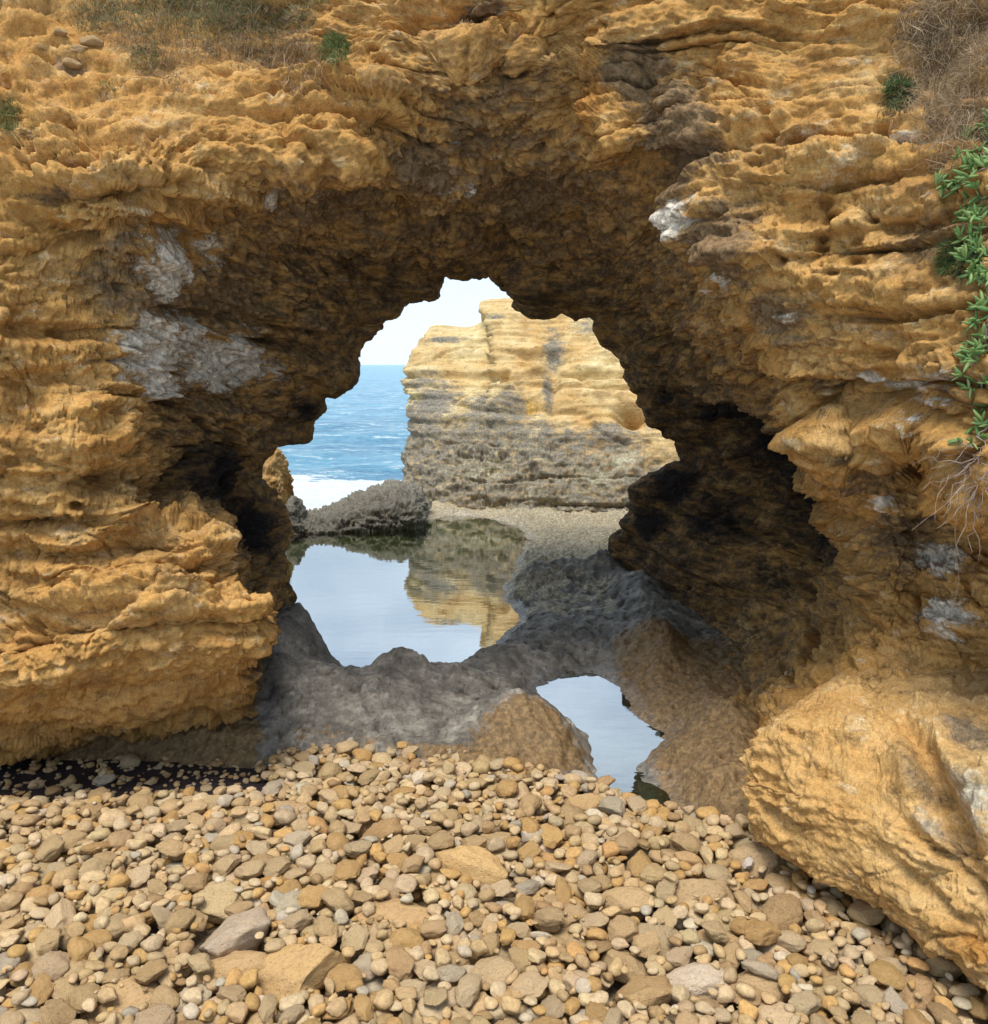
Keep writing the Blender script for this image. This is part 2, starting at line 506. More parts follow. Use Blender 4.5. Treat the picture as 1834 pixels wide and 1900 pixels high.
R6 = [(0, 487, 1390, 8.0), (3, 500, 1280, 8.2), (7, 515, 1180, 8.3), (10.01, 540, 1108, 8.4), (13, 544, 1068, 8.6), (16, 528, 1020, 8.8), (18, 526, 975, 8.9), (20, 514, 935, 9.0), (22, 488, 890, 9.1), (24, 502, 850, 9.2),
      (26, 560, 790, 9.3), (27.5, 585, 760, 9.4), (29, 592, 735, 9.4), (32, 640, 712, 9.5), (35, 690, 640, 9.6), (38, 722, 588, 9.7), (40, 770, 566, 9.8), (41.5, 815, 556, 9.8), (42.8, 828, 522, 9.9),
      (45, 870, 518, 9.9), (47, 910, 515, 10), (48.5, 930, 535, 10), (50, 952, 540, 10), (51.5, 945, 570, 10), (53, 985, 588, 10), (56, 1075, 588, 10), (58, 1100, 612, 10), (60, 1128, 650, 10), (63, 1150, 695, 10),
      (66, 1188, 735, 10.1), (68, 1200, 770, 10.2), (71, 1225, 810, 10.3), (74, 1258, 860, 10.5), (75.5, 1222, 878, 10.6), (77, 1190, 905, 10.7), (79, 1190, 945, 10.8), (82, 1167, 985, 10.9), (86, 1155, 1035, 11),
      (89, 1172, 1075, 10.9), (92, 1185, 1140, 10.4), (96, 1200, 1240, 9.2), (100, 1235, 1350, 7.6)]
UG = np.linspace(0, 100, 1040)
rings = [ring(r) for r in (R1, R2, R3, R4, R5, R6)]
# outer face beyond the frame and the cliff top behind it
R0 = [(0, -1500, 1560, 6.6), (5, -1500, 1440, 5.0), (10, -1500, 1330, 4.6), (25, -1500, 800, 4.6), (36, -1300, -200, 5.4), (43, -200, -900, 8.0), (50, 900, -1000, 8.2), (57, 1700, -900, 7.0),
      (64, 2700, -500, 4.6), (72, 2900, 200, 3.4), (80, 2900, 900, 3.3), (90, 2900, 1300, 3.6), (100, 2900, 1900, 3.8)]
rings.insert(0, ring(R0))
u6, p6 = rings[-1]
cen = np.array([-0.2, 10.0, 2.4])
dv = p6 - cen
dv[:, 1] = 0
dv /= np.linalg.norm(dv, axis=1)[:, None]
for out, back in ((0.35, 0.6), (1.6, 1.1), (6.5, 1.6)):
    q = p6 + dv * out
    q[:, 1] += back
    rings.append((u6, q))
q = rings[0][1].copy()
q[:, 1] = 12.0
rings.insert(0, (rings[0][0], q))
G, VS = loft(rings, UG, [4, 22, 120, 132, 122, 120, 96, 26, 8, 5])
VS = VS - 2            # ring coordinate: 0 = R1 ... 5 = R6
nv, nu = G.shape[:2]
N = normals_of(G)
if N[200, 300, 1] > 0: N = -N
flip_arch = np.cross(G[200, 301] - G[200, 300], G[201, 300] - G[200, 300]) @ N[200, 300] < 0
Ns = blur(N, 9)
Ns /= np.linalg.norm(Ns, axis=-1, keepdims=True)
Pf = G.reshape(-1, 3)
PXx, PXy = to_px(Pf)
VV = np.repeat(VS, nu)
UU = np.tile(UG, nv)

def anchor(x, y, P=Pf, px=PXx, py=PXy, lo=-0.3, hi=5.0, V=VV):
    """surface point seen at the photo pixel: nearest of the sheet's points that project there"""
    m = (np.abs(px - x) < 14) & (np.abs(py - y) < 14) & (V >= lo) & (V <= hi)
    i = np.nonzero(m)[0]
    if len(i) == 0:
        i = np.argsort((px - x) ** 2 + (py - y) ** 2)[:5]
    return i[np.argmin(P[i, 1])]

def splat(lst, P=Pf, anc=anchor, soft=1.0):
    """soft patches on the surface: (x, y, rx, ry, strength[, angle]) placed where that photo pixel meets the rock"""
    out = np.zeros(len(P), np.float32)
    for s_ in lst:
        x, y, rx, ry, k = s_[:5]
        ang = math.radians(s_[5]) if len(s_) > 5 else 0
        c = P[anc(x, y)]
        sc = math.hypot(c[1], c[2] - CAMZ) / FPX
        dx, dz, dy = P[:, 0] - c[0], P[:, 2] - c[2], P[:, 1] - c[1]
        a = dx * math.cos(ang) - dz * math.sin(ang)
        b = dx * math.sin(ang) + dz * math.cos(ang)
        r2 = (a / (rx * sc)) ** 2 + (b / (ry * sc)) ** 2 + (dy / (1.6 * max(rx, ry) * sc)) ** 2
        out = np.where(abs(k) * np.exp(-r2) > np.abs(out), k * np.exp(-r2 * soft), out)
    return out

# large relief set by hand: knobs and hollows (metres)
relief = np.zeros(len(Pf), np.float32)
for lst in ([(850, 95, 90, 45, 0.22), (1150, 100, 70, 60, 0.14), (1280, 150, 80, 40, 0.2), (560, 310, 130, 50, 0.14), (80, 335, 110, 26, 0.10), (330, 330, 120, 26, 0.12),
             (120, 790, 70, 50, 0.12), (230, 950, 70, 30, 0.16), (150, 1090, 90, 40, 0.14), (330, 1080, 120, 50, 0.14), (100, 210, 60, 22, 0.10), (1400, 430, 70, 40, 0.16),
             (1560, 560, 160, 45, 0.12), (1760, 560, 110, 20, 0.12), (650, 300, 60, 50, 0.16), (780, 130, 60, 70, 0.15), (1110, 280, 50, 30, 0.18), (1790, 900, 40, 30, 0.12), (1280, 410, 50, 45, 0.13)],
            [(830, 22, 80, 28, -0.5), (900, 190, 140, 60, -0.10), (1180, 190, 45, 60, -0.22), (1660, 415, 110, 14, -0.16), (1460, 400, 60, 28, -0.16), (130, 450, 40, 22, -0.14), (160, 1150, 120, 20, -0.16),
             (120, 1020, 140, 14, -0.13), (330, 1165, 130, 14, -0.16), (300, 900, 40, 40, -0.30), (290, 985, 60, 22, -0.25), (1560, 740, 60, 18, -0.14, -30), (170, 470, 60, 20, -.2), (60, 600, 80, 14, -.2), (120, 690, 70, 16, -.18), (200, 880, 60, 18, -.22), (90, 960, 100, 12, -.22), (330, 1040, 70, 12, -.18), (60, 1180, 60, 14, -.2), (250, 1172, 50, 14, -.25), (150, 372, 150, 14, -.22), (1600, 330, 120, 10, -.12), (420, 760, 110, 12, -0.20), (370, 595, 120, 10, -0.18),
             (350, 455, 130, 12, -0.16), (1400, 900, 150, 140, -0.35), (610, 375, 160, 12, -0.15), (1180, 320, 60, 30, -0.18), (480, 1170, 60, 14, -0.1), (1700, 1080, 60, 14, -0.12), (60, 720, 40, 40, -0.12)]):
    relief += splat(lst)
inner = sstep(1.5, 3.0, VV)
tunnel_low = inner * sstep(1.6, 0.6, Pf[:, 2])
d1 = rock_disp(Pf, 1.0, (0.10, 0.0), 0, strata=1.0, blocks=0.9, pits=1.0, crumb=1.0)
d1 -= np.median(d1[(VV > 0) & (VV < 5)]) - 0.01
d1 += relief
smoothtop = splat([(420, 70, 280, 70, 1), (1500, 130, 190, 140, 1), (1560, 600, 170, 70, .7), (330, 190, 180, 50, .7), (300, 1330, 240, 60, .9), (200, 1270, 220, 50, .7), (380, 1250, 110, 50, .8), (1250, 1350, 120, 120, .8), (1420, 1180, 190, 110, .9), (1380, 1060, 150, 60, .6)])
d1 *= 1 - 0.70 * smoothtop
d1 *= 1 - 0.85 * splat([(1545, 1245, 120, 70, 1), (1480, 1300, 70, 60, 1)])
dg = d1.reshape(nv, nu)
wr = (0.75 * sstep(3.9, 4.8, VV)).reshape(nv, nu)
d1 = (dg * (1 - wr) + blur(dg, 5) * wr).ravel()
D = (Pf + Ns.reshape(-1, 3) * d1[:, None]).reshape(nv, nu, 3)
# second pass along the new normals: overhanging flakes
N2 = normals_of(D)
if (N2[200, 300] @ N[200, 300]) < 0: N2 = -N2
N2 = blur(N2, 2)
D2 = D.reshape(-1, 3)
dd = 0.030 * fbm(D2 * np.array([5, 5, 13], np.float32), 3, 0.6, seed=60) + 0.010 * ridged(D2 * np.float32(24), 2, 0.6, 64)
D2 = D2 + N2.reshape(-1, 3) * (dd * (1 - 0.6 * smoothtop) * (1 - 0.8 * sstep(3.5, 4.6, VV)))[:, None]
ARCH = D2.copy()
me = mesh_from('rock_arch', D2, grid_faces(nu, nv, bool(flip_arch)))
side_l = sstep(55, 45, UU)
grey = splat([(900, 260, 190, 130, .6), (960, 170, 120, 60, .5), (800, 320, 90, 70, .8), (1000, 380, 220, 60, .7), (1170, 120, 70, 70, .9), (1240, 290, 75, 110, 1), (1220, 200, 60, 60, .9), (880, 30, 60, 40, .8),
              (1340, 470, 70, 90, .9), (1430, 600, 80, 50, .8, 30), (1710, 430, 110, 60, .6), (1690, 480, 70, 40, .5), (620, 390, 200, 40, .7), (310, 560, 110, 130, .8), (420, 560, 120, 90, .9), (70, 345, 60, 16, .6), (400, 740, 180, 100, .7),
              (250, 960, 60, 30, .4), (360, 920, 90, 60, .6), (330, 1060, 120, 60, .35), (1600, 900, 80, 60, .7), (1700, 1000, 120, 90, .7), (1760, 700, 120, 90, .45), (1500, 620, 100, 50, .5), (200, 1130, 140, 30, .4), (120, 90, 50, 30, .6)])
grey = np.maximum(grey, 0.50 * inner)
white = splat([(285, 660, 70, 75, 1.1), (340, 640, 70, 50, 1.0), (330, 510, 55, 60, .95), (430, 680, 90, 65, .9), (300, 730, 80, 34, .9), (520, 375, 30, 24, .9), (395, 470, 60, 30, .5), (1280, 405, 50, 34, .95), (1300, 460, 30, 30, .6),
               (1640, 745, 70, 16, .8, 38), (1740, 1130, 50, 38, .95), (1735, 1030, 40, 34, .9), (1330, 530, 50, 30, .6), (1440, 600, 40, 22, .5), (1620, 940, 24, 34, .6), (1660, 250, 40, 12, .6), (860, 360, 50, 40, .5), (1700, 700, 70, 60, .5), (840, 280, 30, 20, .4), (500, 700, 60, 40, .5)])
orange = splat([(820, 200, 120, 90, .6), (1000, 300, 130, 60, .6), (1180, 330, 70, 60, .6), (780, 60, 90, 40, .6), (150, 1280, 200, 60, .5), (1080, 200, 45, 80, 1), (1120, 300, 60, 30, .8), (620, 330, 110, 40, .7), (950, 100, 60, 40, .6), (1430, 480, 50, 50, .6), (330, 430, 60, 40, .8), (700, 350, 60, 30, .7), (1100, 100, 40, 40, .6), (250, 1240, 180, 40, .3)])
dark = splat([(420, 880, 70, 110, 1), (480, 960, 60, 90, 1), (500, 1010, 40, 40, .9), (380, 830, 60, 50, .7), (560, 770, 60, 50, .8), (1400, 860, 170, 150, 1), (1500, 970, 130, 100, 1), (1330, 800, 140, 90, .9), (1420, 1060, 120, 50, .6), (1230, 890, 50, 70, 1), (1200, 960, 40, 50, 1), (1215, 760, 30, 60, .8),  # black wet rock; alcove and under-lip shade also painted into this colour
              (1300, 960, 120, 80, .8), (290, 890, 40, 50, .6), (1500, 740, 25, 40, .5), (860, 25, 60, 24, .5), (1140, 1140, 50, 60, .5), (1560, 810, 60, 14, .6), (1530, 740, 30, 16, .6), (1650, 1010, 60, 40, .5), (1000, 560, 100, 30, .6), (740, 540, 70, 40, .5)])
wet = splat([(480, 950, 80, 130, .35), (1210, 900, 60, 110, .35), (1180, 1000, 40, 60, .4)])
orange = np.maximum(orange, 0.5 * sstep(3.0, 4.6, Pf[:, 2]) * sstep(75, 60, UU))
dark = np.maximum(dark, (0.40 + 0.2 * sstep(62, 70, UU)) * sstep(2.4, 4.6, VV))  # darker deeper in the tunnel: shade painted over the damp rock's colour
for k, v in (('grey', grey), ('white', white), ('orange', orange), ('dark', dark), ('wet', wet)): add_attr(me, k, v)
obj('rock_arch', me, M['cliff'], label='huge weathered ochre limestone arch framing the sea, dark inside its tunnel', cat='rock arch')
print('arch', time.time() - T0)

# ------------------------------------------------------------------ jutting ledge at the lower right
LS = [  # stations from the tip to beyond the frame; round each: wall behind, crest, brow, face, lower edge, underside, foot
    [(1398, 1430, 5.0), (1390, 1415, 4.9), (1384, 1420, 4.83), (1380, 1445, 4.78), (1384, 1480, 4.8), (1392, 1480, 4.9), (1400, 1470, 5.0)],
    [(1480, 1330, 5.6), (1440, 1335, 5.0), (1400, 1372, 4.72), (1378, 1450, 4.62), (1398, 1550, 4.62), (1425, 1560, 5.0), (1450, 1530, 5.5)],
    [(1600, 1220, 6.0), (1540, 1285, 4.95), (1520, 1330, 4.50), (1490, 1480, 4.25), (1500, 1618, 4.2), (1530, 1610, 4.8), (1560, 1560, 5.6)],
    [(1700, 1190, 5.9), (1640, 1280, 4.75), (1640, 1360, 4.25), (1620, 1520, 3.95), (1640, 1690, 3.85), (1660, 1665, 4.5), (1690, 1610, 5.4)],
    [(1800, 1180, 5.7), (1740, 1290, 4.55), (1740, 1380, 4.05), (1730, 1560, 3.72), (1750, 1765, 3.55), (1770, 1720, 4.3), (1800, 1660, 5.3)],
    [(1920, 1170, 5.6), (1870, 1310, 4.3), (1870, 1400, 3.8), (1860, 1600, 3.45), (1860, 1860, 3.28), (1880, 1800, 4.1), (1900, 1720, 5.2)],
    [(2400, 1150, 5.4), (2400, 1330, 4.0), (2400, 1450, 3.4), (2400, 1650, 3.05), (2400, 2060, 3.0), (2400, 1980, 3.9), (2400, 1850, 5.0)],
]
lr = []
for st in LS:
    a = np.array(st, float)
    lr.append((np.array([0, 1, 1.6, 2.6, 4, 5, 6.0]), at(a[:, 0], a[:, 1], a[:, 2])))
ug = np.linspace(0, 6, 260)
GL, vsl = loft(lr, ug, [24, 64, 72, 64, 64, 40], 0.3)
NL = normals_of(GL)
mid = NL[150, 115]
if mid[1] > 0: NL = -NL
flip_l = np.cross(GL[150, 116] - GL[150, 115], GL[151, 115] - GL[150, 115]) @ NL[150, 115] < 0
NLs = blur(NL, 3)
PL = GL.reshape(-1, 3)
plx, ply = to_px(PL)
def anc_l(x, y):
    m = np.nonzero((np.abs(plx - x) < 12) & (np.abs(ply - y) < 12))[0]
    if len(m) == 0: m = np.argsort((plx - x) ** 2 + (ply - y) ** 2)[:3]
    return m[np.argmin(PL[m, 1])]
dl = rock_disp(PL, 0.6, (-0.35, 0.0), 5, strata=0.14, lump=0.75, blocks=0.9, crumb=0.5, pits=0.9)
dl -= np.median(dl)
dl += splat([(1790, 1440, 70, 90, .18), (1700, 1430, 30, 60, .12)], PL, anc_l) + splat([(1740, 1470, 18, 110, -.22, 8), (1800, 1380, 40, 30, -.12), (1780, 1620, 90, 14, -.14, 35), (1700, 1640, 60, 14, -.08, 30)], PL, anc_l)
und = sstep(3.8, 4.4, np.tile(ug, len(vsl)))
dl *= (1 - 0.4 * und) * (0.25 + 0.75 * sstep(0.1, 0.9, np.tile(ug, len(vsl))))
DL = PL + NLs.reshape(-1, 3) * dl[:, None]
LEDGE = DL
me = mesh_from('rock_ledge', DL, grid_faces(len(ug), len(vsl), bool(flip_l)))
add_attr(me, 'grey', splat([(1800, 1350, 80, 40, .6), (1700, 1440, 30, 60, .5), (1740, 1560, 50, 80, .45)], PL, anc_l))
add_attr(me, 'white', splat([(1820, 1500, 50, 80, .55), (1480, 1360, 50, 30, .3), (1710, 1520, 30, 40, .5)], PL, anc_l))
add_attr(me, 'orange', splat([(1520, 1420, 40, 25, .5), (1650, 1690, 160, 40, .5, 28), (1800, 1760, 90, 50, .6)], PL, anc_l))
add_attr(me, 'dark', splat([(1410, 1520, 18, 50, .35)], PL, anc_l))
add_attr(me, 'wet', np.zeros(len(PL)))
M['ledge'] = cliff_material('pale_ochre_limestone', (0.34, 0.195, 0.072), (0.52, 0.335, 0.138), (0.66, 0.485, 0.245),
    [('orange', (0.44, 0.21, 0.055), 0.35, 0.65, 0.6), ('grey', (0.22, 0.165, 0.105), 0.3, 0.6, 0.9), ('white', (0.55, 0.48, 0.36), 0.35, 0.6, 1.0), ('dark', (0.06, 0.045, 0.03), 0.3, 0.65, 0.8)], tilt=0.4)
obj('rock_ledge', me, M['ledge'], label='jutting ochre boulder overhanging the pebbles in front of the tunnel wall', cat='boulder')

# ------------------------------------------------------------------ rock platform with the tide pools
POOL1 = [(380, 1030), (440, 992), (520, 984), (600, 988), (700, 984), (775, 968), (850, 956), (930, 966), (975, 985), (968, 1030), (950, 1070), (938, 1105), (965, 1138), (955, 1165), (925, 1195), (893, 1222), (850, 1243), (760, 1250), (650, 1262), (560, 1240), (470, 1230), (350, 1200), (330, 1100)]
POOL2 = [(992, 1277), (1020, 1262), (1055, 1250), (1100, 1245), (1140, 1268), (1165, 1300), (1190, 1332), (1240, 1357), (1225, 1385), (1195, 1410), (1183, 1436), (1210, 1455), (1245, 1468), (1250, 1500), (1285, 1540), (1240, 1560), (1170, 1520), (1105, 1490), (1113, 1455), (1100, 1415), (1088, 1372), (1055, 1345), (1022, 1315)]

def poly_sd(X, Y, poly):
    """signed distance to a polygon, negative inside"""
    p = on_level(np.array([a for a, b in poly]), np.array([b for a, b in poly]), 0.0)[:, :2]
    # rounded outline
    n = len(p)
    t = np.linspace(0, n, n * 4, endpoint=False)
    pp = np.concatenate([p[-2:], p, p[:3]])
    p = hermite(t + 2, np.arange(len(pp)), pp)
    d = np.full(X.shape, 1e9)
    ins = np.zeros(X.shape, bool)
    for k in range(len(p)):
        a, b = p[k], p[(k + 1) % len(p)]
        e = b - a
        wx, wy = X - a[0], Y - a[1]
        h = np.clip((wx * e[0] + wy * e[1]) / max(e @ e, 1e-9), 0, 1)
        d = np.minimum(d, (wx - h * e[0]) ** 2 + (wy - h * e[1]) ** 2)
        cond = ((a[1] > Y) != (b[1] > Y))
        xi = (b[0] - a[0]) * (Y - a[1]) / (b[1] - a[1] + 1e-12) + a[0]
        ins ^= cond & (X < xi)
    d = np.sqrt(d)
    return np.where(ins, -d, d)

nxp, nyp = 390, 440
yy = 5.0 * (22.0 / 5.0) ** (np.linspace(0, 1, nyp) ** 1.0)
GX = np.zeros((nyp, nxp))
GY = np.repeat(yy[:, None], nxp, 1)
GX = np.linspace(-1, 1, nxp)[None, :] * (1.5 + 0.36 * GY) + 0.15
X, Y = GX.ravel(), GY.ravel()
wx = 0.06 * perlin(np.stack([X * 3, Y * 3, 0 * X], -1), 71) + 0.025 * perlin(np.stack([X * 9, Y * 9, 0 * X], -1), 72)
wy = 0.06 * perlin(np.stack([X * 3, Y * 3, 0 * X + 5], -1), 73) + 0.025 * perlin(np.stack([X * 9, Y * 9, 0 * X + 5], -1), 74)
sd = np.minimum(poly_sd(X + wx, Y + wy, POOL1), poly_sd(X + wx, Y + wy, POOL2))
H = np.where(sd > 0, (0.10 - 0.07 * sstep(12, 14, Y)) * sstep(0, 0.35, sd) + 0.05 * np.clip(sd, 0, 1.2) * sstep(12, 10, Y), np.where(Y < 7.6, -0.08, -0.28) * sstep(0, 1.1, -sd) - 0.07 * sstep(0, 0.12, -sd))
HUMPS = [  # (x, y of the foot centre in the photo, height, half width, half depth in metres)
    (560, 1262, 0.60, 0.36, 0.42), (490, 1300, 0.42, 0.40, 0.6), (590, 1330, 0.20, 0.45, 0.5), (742, 1292, 0.30, 0.30, 0.26), (690, 1335, 0.16, 0.5, 0.4), (850, 1290, 0.12, 0.3, 0.3),
    (935, 1375, 0.22, 0.30, 0.36), (1000, 1395, 0.22, 0.40, 0.34), (900, 1240, 0.13, 0.4, 0.3), (1020, 1195, 0.12, 0.5, 0.5), (1120, 1190, 0.06, 0.35, 0.6), (1190, 1140, 0.30, 0.35, 0.9), (1215, 1230, 0.30, 0.25, 0.6),
    (1060, 1092, 0.22, 0.55, 0.36), (1000, 1095, 0.12, 0.3, 0.3), (1140, 1090, 0.26, 0.4, 0.40), (1350, 1400, 0.28, 0.3, 0.6), (1260, 1430, 0.06, 0.25, 0.3), (1350, 1500, 0.16, 0.3, 0.4)]
hump = np.zeros_like(H)
for x, y, h, rx, ry in HUMPS:
    c = on_level(x, y, 0.0)
    r2 = ((X - c[0] + wx) / rx) ** 2 + ((Y - c[1] + wy) / ry) ** 2
    hump = np.maximum(hump, 0) + h * np.exp(-r2 * 1.1) * (1 - 0.5 * np.clip(hump / 0.6, 0, 1))
H = H + hump * sstep(-0.12, 0.22, sd)
land = sstep(-0.05, 0.15, sd)
P3 = np.stack([X, Y, H], -1)
n1 = ridged(P3 * np.array([2.2, 2.2, 2.2], np.float32), 4, 0.55, 80)
f1, f2, cid = worley(P3 * np.array([7, 5.5, 5], np.float32) + 0.3 * n1[:, None], 6)
f1b, f2b, cidb = worley(P3 * np.array([16, 13, 10], np.float32), 8)
craggy = 0.55 + 1.1 * sstep(9.5, 11, Y) * (0.45 + 0.55 * sstep(14, 12.4, Y))
H = H + land * sstep(11.5, 13, Y) * 0.09 * (fbm(P3 * np.float32(1.4), 3, 0.6, seed=86) + 0.6 * ridged(P3 * np.float32(0.9), 2, 0.5, 87) - 0.1)
H = H + land * (0.06 * n1 * craggy + 0.045 * fbm(P3 * np.float32(5.5), 3, 0.55, seed=84) * craggy
                - 0.07 * (cid > 0.5) * (1 - sstep(0.1, 0.45, f1)) - 0.03 * (cidb > 0.35) * (1 - sstep(0.1, 0.5, f1b)) + 0.010 * fbm(P3 * np.float32(19), 3, 0.65, seed=88))
# the shore of stones buries the near edge
edge_px = np.array([(300, 1380), (480, 1398), (600, 1398), (720, 1415), (850, 1440), (980, 1475), (1110, 1492), (1200, 1535), (1300, 1548), (1420, 1550), (1600, 1550)], float)
edge = on_level(edge_px[:, 0], edge_px[:, 1], 0.0)
ey = np.interp(X, edge[:, 0], edge[:, 1])
H = H - 0.5 * sstep(0.05, -0.55, Y - ey)
H = H - 1.2 * sstep(19.5, 21.5, Y) - 2.0 * sstep(15.9, 16.8, Y) * sstep(-1.55, -1.95, X)
P3 = np.stack([X, Y, H], -1)
me = mesh_from('rock_platform', P3, grid_faces(nxp, nyp))
tan_m = np.clip(0.8 * sstep(10.3, 12.6, Y) + 0.42 * sstep(8.6, 10.0, Y) * sstep(0.2, 0.05, hump), 0, 1)
bc = on_level(985, 1425, 0.0)
brown = np.clip(0.95 * np.exp(-((X - bc[0]) / 0.55) ** 2 - ((Y - bc[1]) / 0.42) ** 2) + sstep(0.22, 0.02, Y - ey) * 0.45 + sstep(-1.75, -2.1, X) * sstep(8.0, 7.2, Y) * 0.9 + sstep(0.95, 1.35, X) * sstep(9.5, 8.0, Y) * 0.75, 0, 1)
add_attr(me, 'tan', tan_m)
add_attr(me, 'brown', brown)
add_attr(me, 'algae', sstep(0.05, -0.25, sd) * sstep(7.4, 8.2, Y))
add_attr(me, 'wet', np.clip(sstep(0.22, 0.02, sd) * 0.9, 0, 1))
t = NT('grey_tide_rock')
nm, nf, nvf = t.noise(4.2, 8, 0.7), t.noise(24, 6, 0.7), t.noise(90, 3, 0.7)
c = t.ramp(nm, [(0.30, (0.060, 0.052, 0.044)), (0.48, (0.165, 0.145, 0.118)), (0.66, (0.36, 0.32, 0.265))])
c = t.mix(t.mask('brown', t.noise(11, 8, 0.75), 0.42, 0.6, 1.3), c, t.ramp(nf, [(0.35, (0.14, 0.085, 0.035)), (0.65, (0.27, 0.17, 0.075))]))
c = t.mix(t.mask('tan', nm, 0.3, 0.55, 1.6), c, t.ramp(nf, [(0.35, (0.26, 0.21, 0.13)), (0.65, (0.55, 0.46, 0.30))]))
c = t.mix(t.mask('algae', nm, 0.3, 0.7, 0.4), c, t.ramp(nm, [(0.35, (0.18, 0.23, 0.07)), (0.5, (0.40, 0.45, 0.15)), (0.7, (0.60, 0.56, 0.22))]))
c = t.mix(0.9, c, t.ramp(nf, [(0.28, 0.6), (0.72, 1.25)]), 'MULTIPLY')
c = t.mix(0.8, c, t.ramp(nvf, [(0.3, 0.75), (0.7, 1.2)]), 'MULTIPLY')
w = t.mask('wet', nm, 0.35, 0.7, 0.5)
pit = t.ramp(t.voro(15, t.mapping((1, 0.8, 1))), [(0.08, 0.0), (0.32, 1.0)])
c = t.mix(t.math('SUBTRACT', 0.55, t.math('MULTIPLY', t.attr('tan'), 0.5)), c, t.ramp(pit, [(0.0, 0.35), (1.0, 1.08)]), 'MULTIPLY')
nrm = t.bump(t.math('ADD', t.math('ADD', nf, t.math('MULTIPLY', nvf, 0.5)), t.math('MULTIPLY', pit, 0.5)), 0.9, 0.014)
t.principled(c, t.math('SUBTRACT', 0.62, t.math('MULTIPLY', w, 0.4)), t.math('ADD', 0.4, t.math('MULTIPLY', w, 0.4)), nrm)
M['platform'] = t.m
obj('rock_platform', me, M['platform'], label='grey pitted tide rock platform between the pebbles and the pools', kind='structure')

# pool water
def pool(name, poly, label, z=0.0):
    p = on_level(np.array([a for a, b in poly]), np.array([b for a, b in poly]), z)
    c = p.mean(0)
    p = c + (p - c) * 1.06 + np.sign(p - c) * 0.12
    p[:, 2] = z
    me_ = bpy.data.meshes.new(name)
    me_.from_pydata([tuple(v) for v in p], [], [list(range(len(p)))])
    me_.update()
    if me_.polygons[0].normal.z < 0: me_.flip_normals()
    return obj(name, me_, M['pool'], label=label, kind='structure')
t = NT('still_pool_water')
g = t.n.new('ShaderNodeBsdfGlossy')
g.inputs['Roughness'].default_value = 0.0
tr = t.n.new('ShaderNodeBsdfTransparent')
tr.inputs['Color'].default_value = (0.74, 0.82, 0.68, 1)
fr = t.n.new('ShaderNodeFresnel')
fr.inputs['IOR'].default_value = 1.9
nw = t.noise(2.2, 3, 0.5, t.mapping((1, 3, 1)))
nb = t.bump(nw, 0.05, 0.02)
t.link(nb, g.inputs['Normal'])
ms = t.n.new('ShaderNodeMixShader')
t.link(t.math('MINIMUM', t.math('MULTIPLY', fr.outputs[0], 3.4), 0.78), ms.inputs[0])
t.link(tr.outputs[0], ms.inputs[1])
t.link(g.outputs[0], ms.inputs[2])
t.link(ms.outputs[0], t.out.inputs['Surface'])
M['pool'] = t.m
pool('pool_water', POOL1, 'large still tide pool mirroring the sky and the sea stack')
pool('pool_water', POOL2, 'small narrow tide pool beside the pebbles mirroring the arch')

# ------------------------------------------------------------------ the sea stack behind
cols_ = [  # base (x, y, d), top (x, y, d)
    ((790, 990, 26), (815, 640, 26.5)), ((745, 990, 19.6), (787, 628, 22.4)), ((800, 990, 18.0), (805, 618, 22.0)), ((870, 992, 17.6), (868, 622, 21.8)), ((905, 992, 17.5), (906, 604, 21.8)),
    ((930, 992, 17.4), (893, 572, 21.8)), ((980, 994, 17.3), (960, 566, 21.8)), ((1060, 996, 17.2), (1060, 556, 21.8)), ((1200, 1000, 16.9), (1200, 545, 21.5)), ((1500, 1000, 16.5), (1500, 520, 21)), ((1700, 990, 24), (1700, 560, 26))]
ts = [0, 0.12, 0.25, 0.38, 0.52, 0.66, 0.78, 0.9, 1.0]
leftx = {0: 745, 0.12: 748, 0.25: 752, 0.38: 760, 0.52: 768, 0.66: 757, 0.78: 748, 0.9: 764, 1.0: 787}
SD = []
for tt in ts:
    pts = []
    for k, (b, tp) in enumerate(cols_):
        b, tp = np.array(b, float), np.array(tp, float)
        q = b + (tp - b) * tt
        q[2] = b[2] + (tp[2] - b[2]) * (0.35 * tt + 0.65 * tt ** 2.5)
        if k == 1: q[0] = leftx[tt]
        if k in (5, 6) and tt < 0.95: q[0] = b[0] + (tp[0] - b[0]) * tt * 0.3
        pts.append(at(q[0], q[1], q[2]))
    SD.append((np.arange(len(cols_), dtype=float), np.array(pts)))
top = SD[-1][1].copy()
back = top.copy(); back[:, 1] += 3.0; back[:, 2] -= 0.1
low = back.copy(); low[:, 1] += 1.0; low[:, 2] = -2.0
SD += [(SD[0][0], back), (SD[0][0], low)]
ug = np.concatenate([np.linspace(0, 1, 30, endpoint=False), np.linspace(1, 8.2, 350, endpoint=False), np.linspace(8.2, 10, 40)])
GS, vss = loft(SD, ug, [25] * 8 + [30, 6])
NS = normals_of(GS)
if NS[60, 200, 1] > 0: NS = -NS
flip_s = np.cross(GS[60, 201] - GS[60, 200], GS[61, 200] - GS[60, 200]) @ NS[60, 200] < 0
NSs = blur(NS, 4)
PS = GS.reshape(-1, 3)
psx, psy = to_px(PS)
def anc_s(x, y):
    m = np.nonzero((np.abs(psx - x) < 8) & (np.abs(psy - y) < 8))[0]
    if len(m) == 0: m = np.argsort((psx - x) ** 2 + (psy - y) ** 2)[:3]
    return m[np.argmin(PS[m, 1])]
ds = rock_disp(PS, 1.3, (0.02, 0.0), 9, strata=1.9, lump=0.7, blocks=0.7, crumb=0.45, pits=0.35)
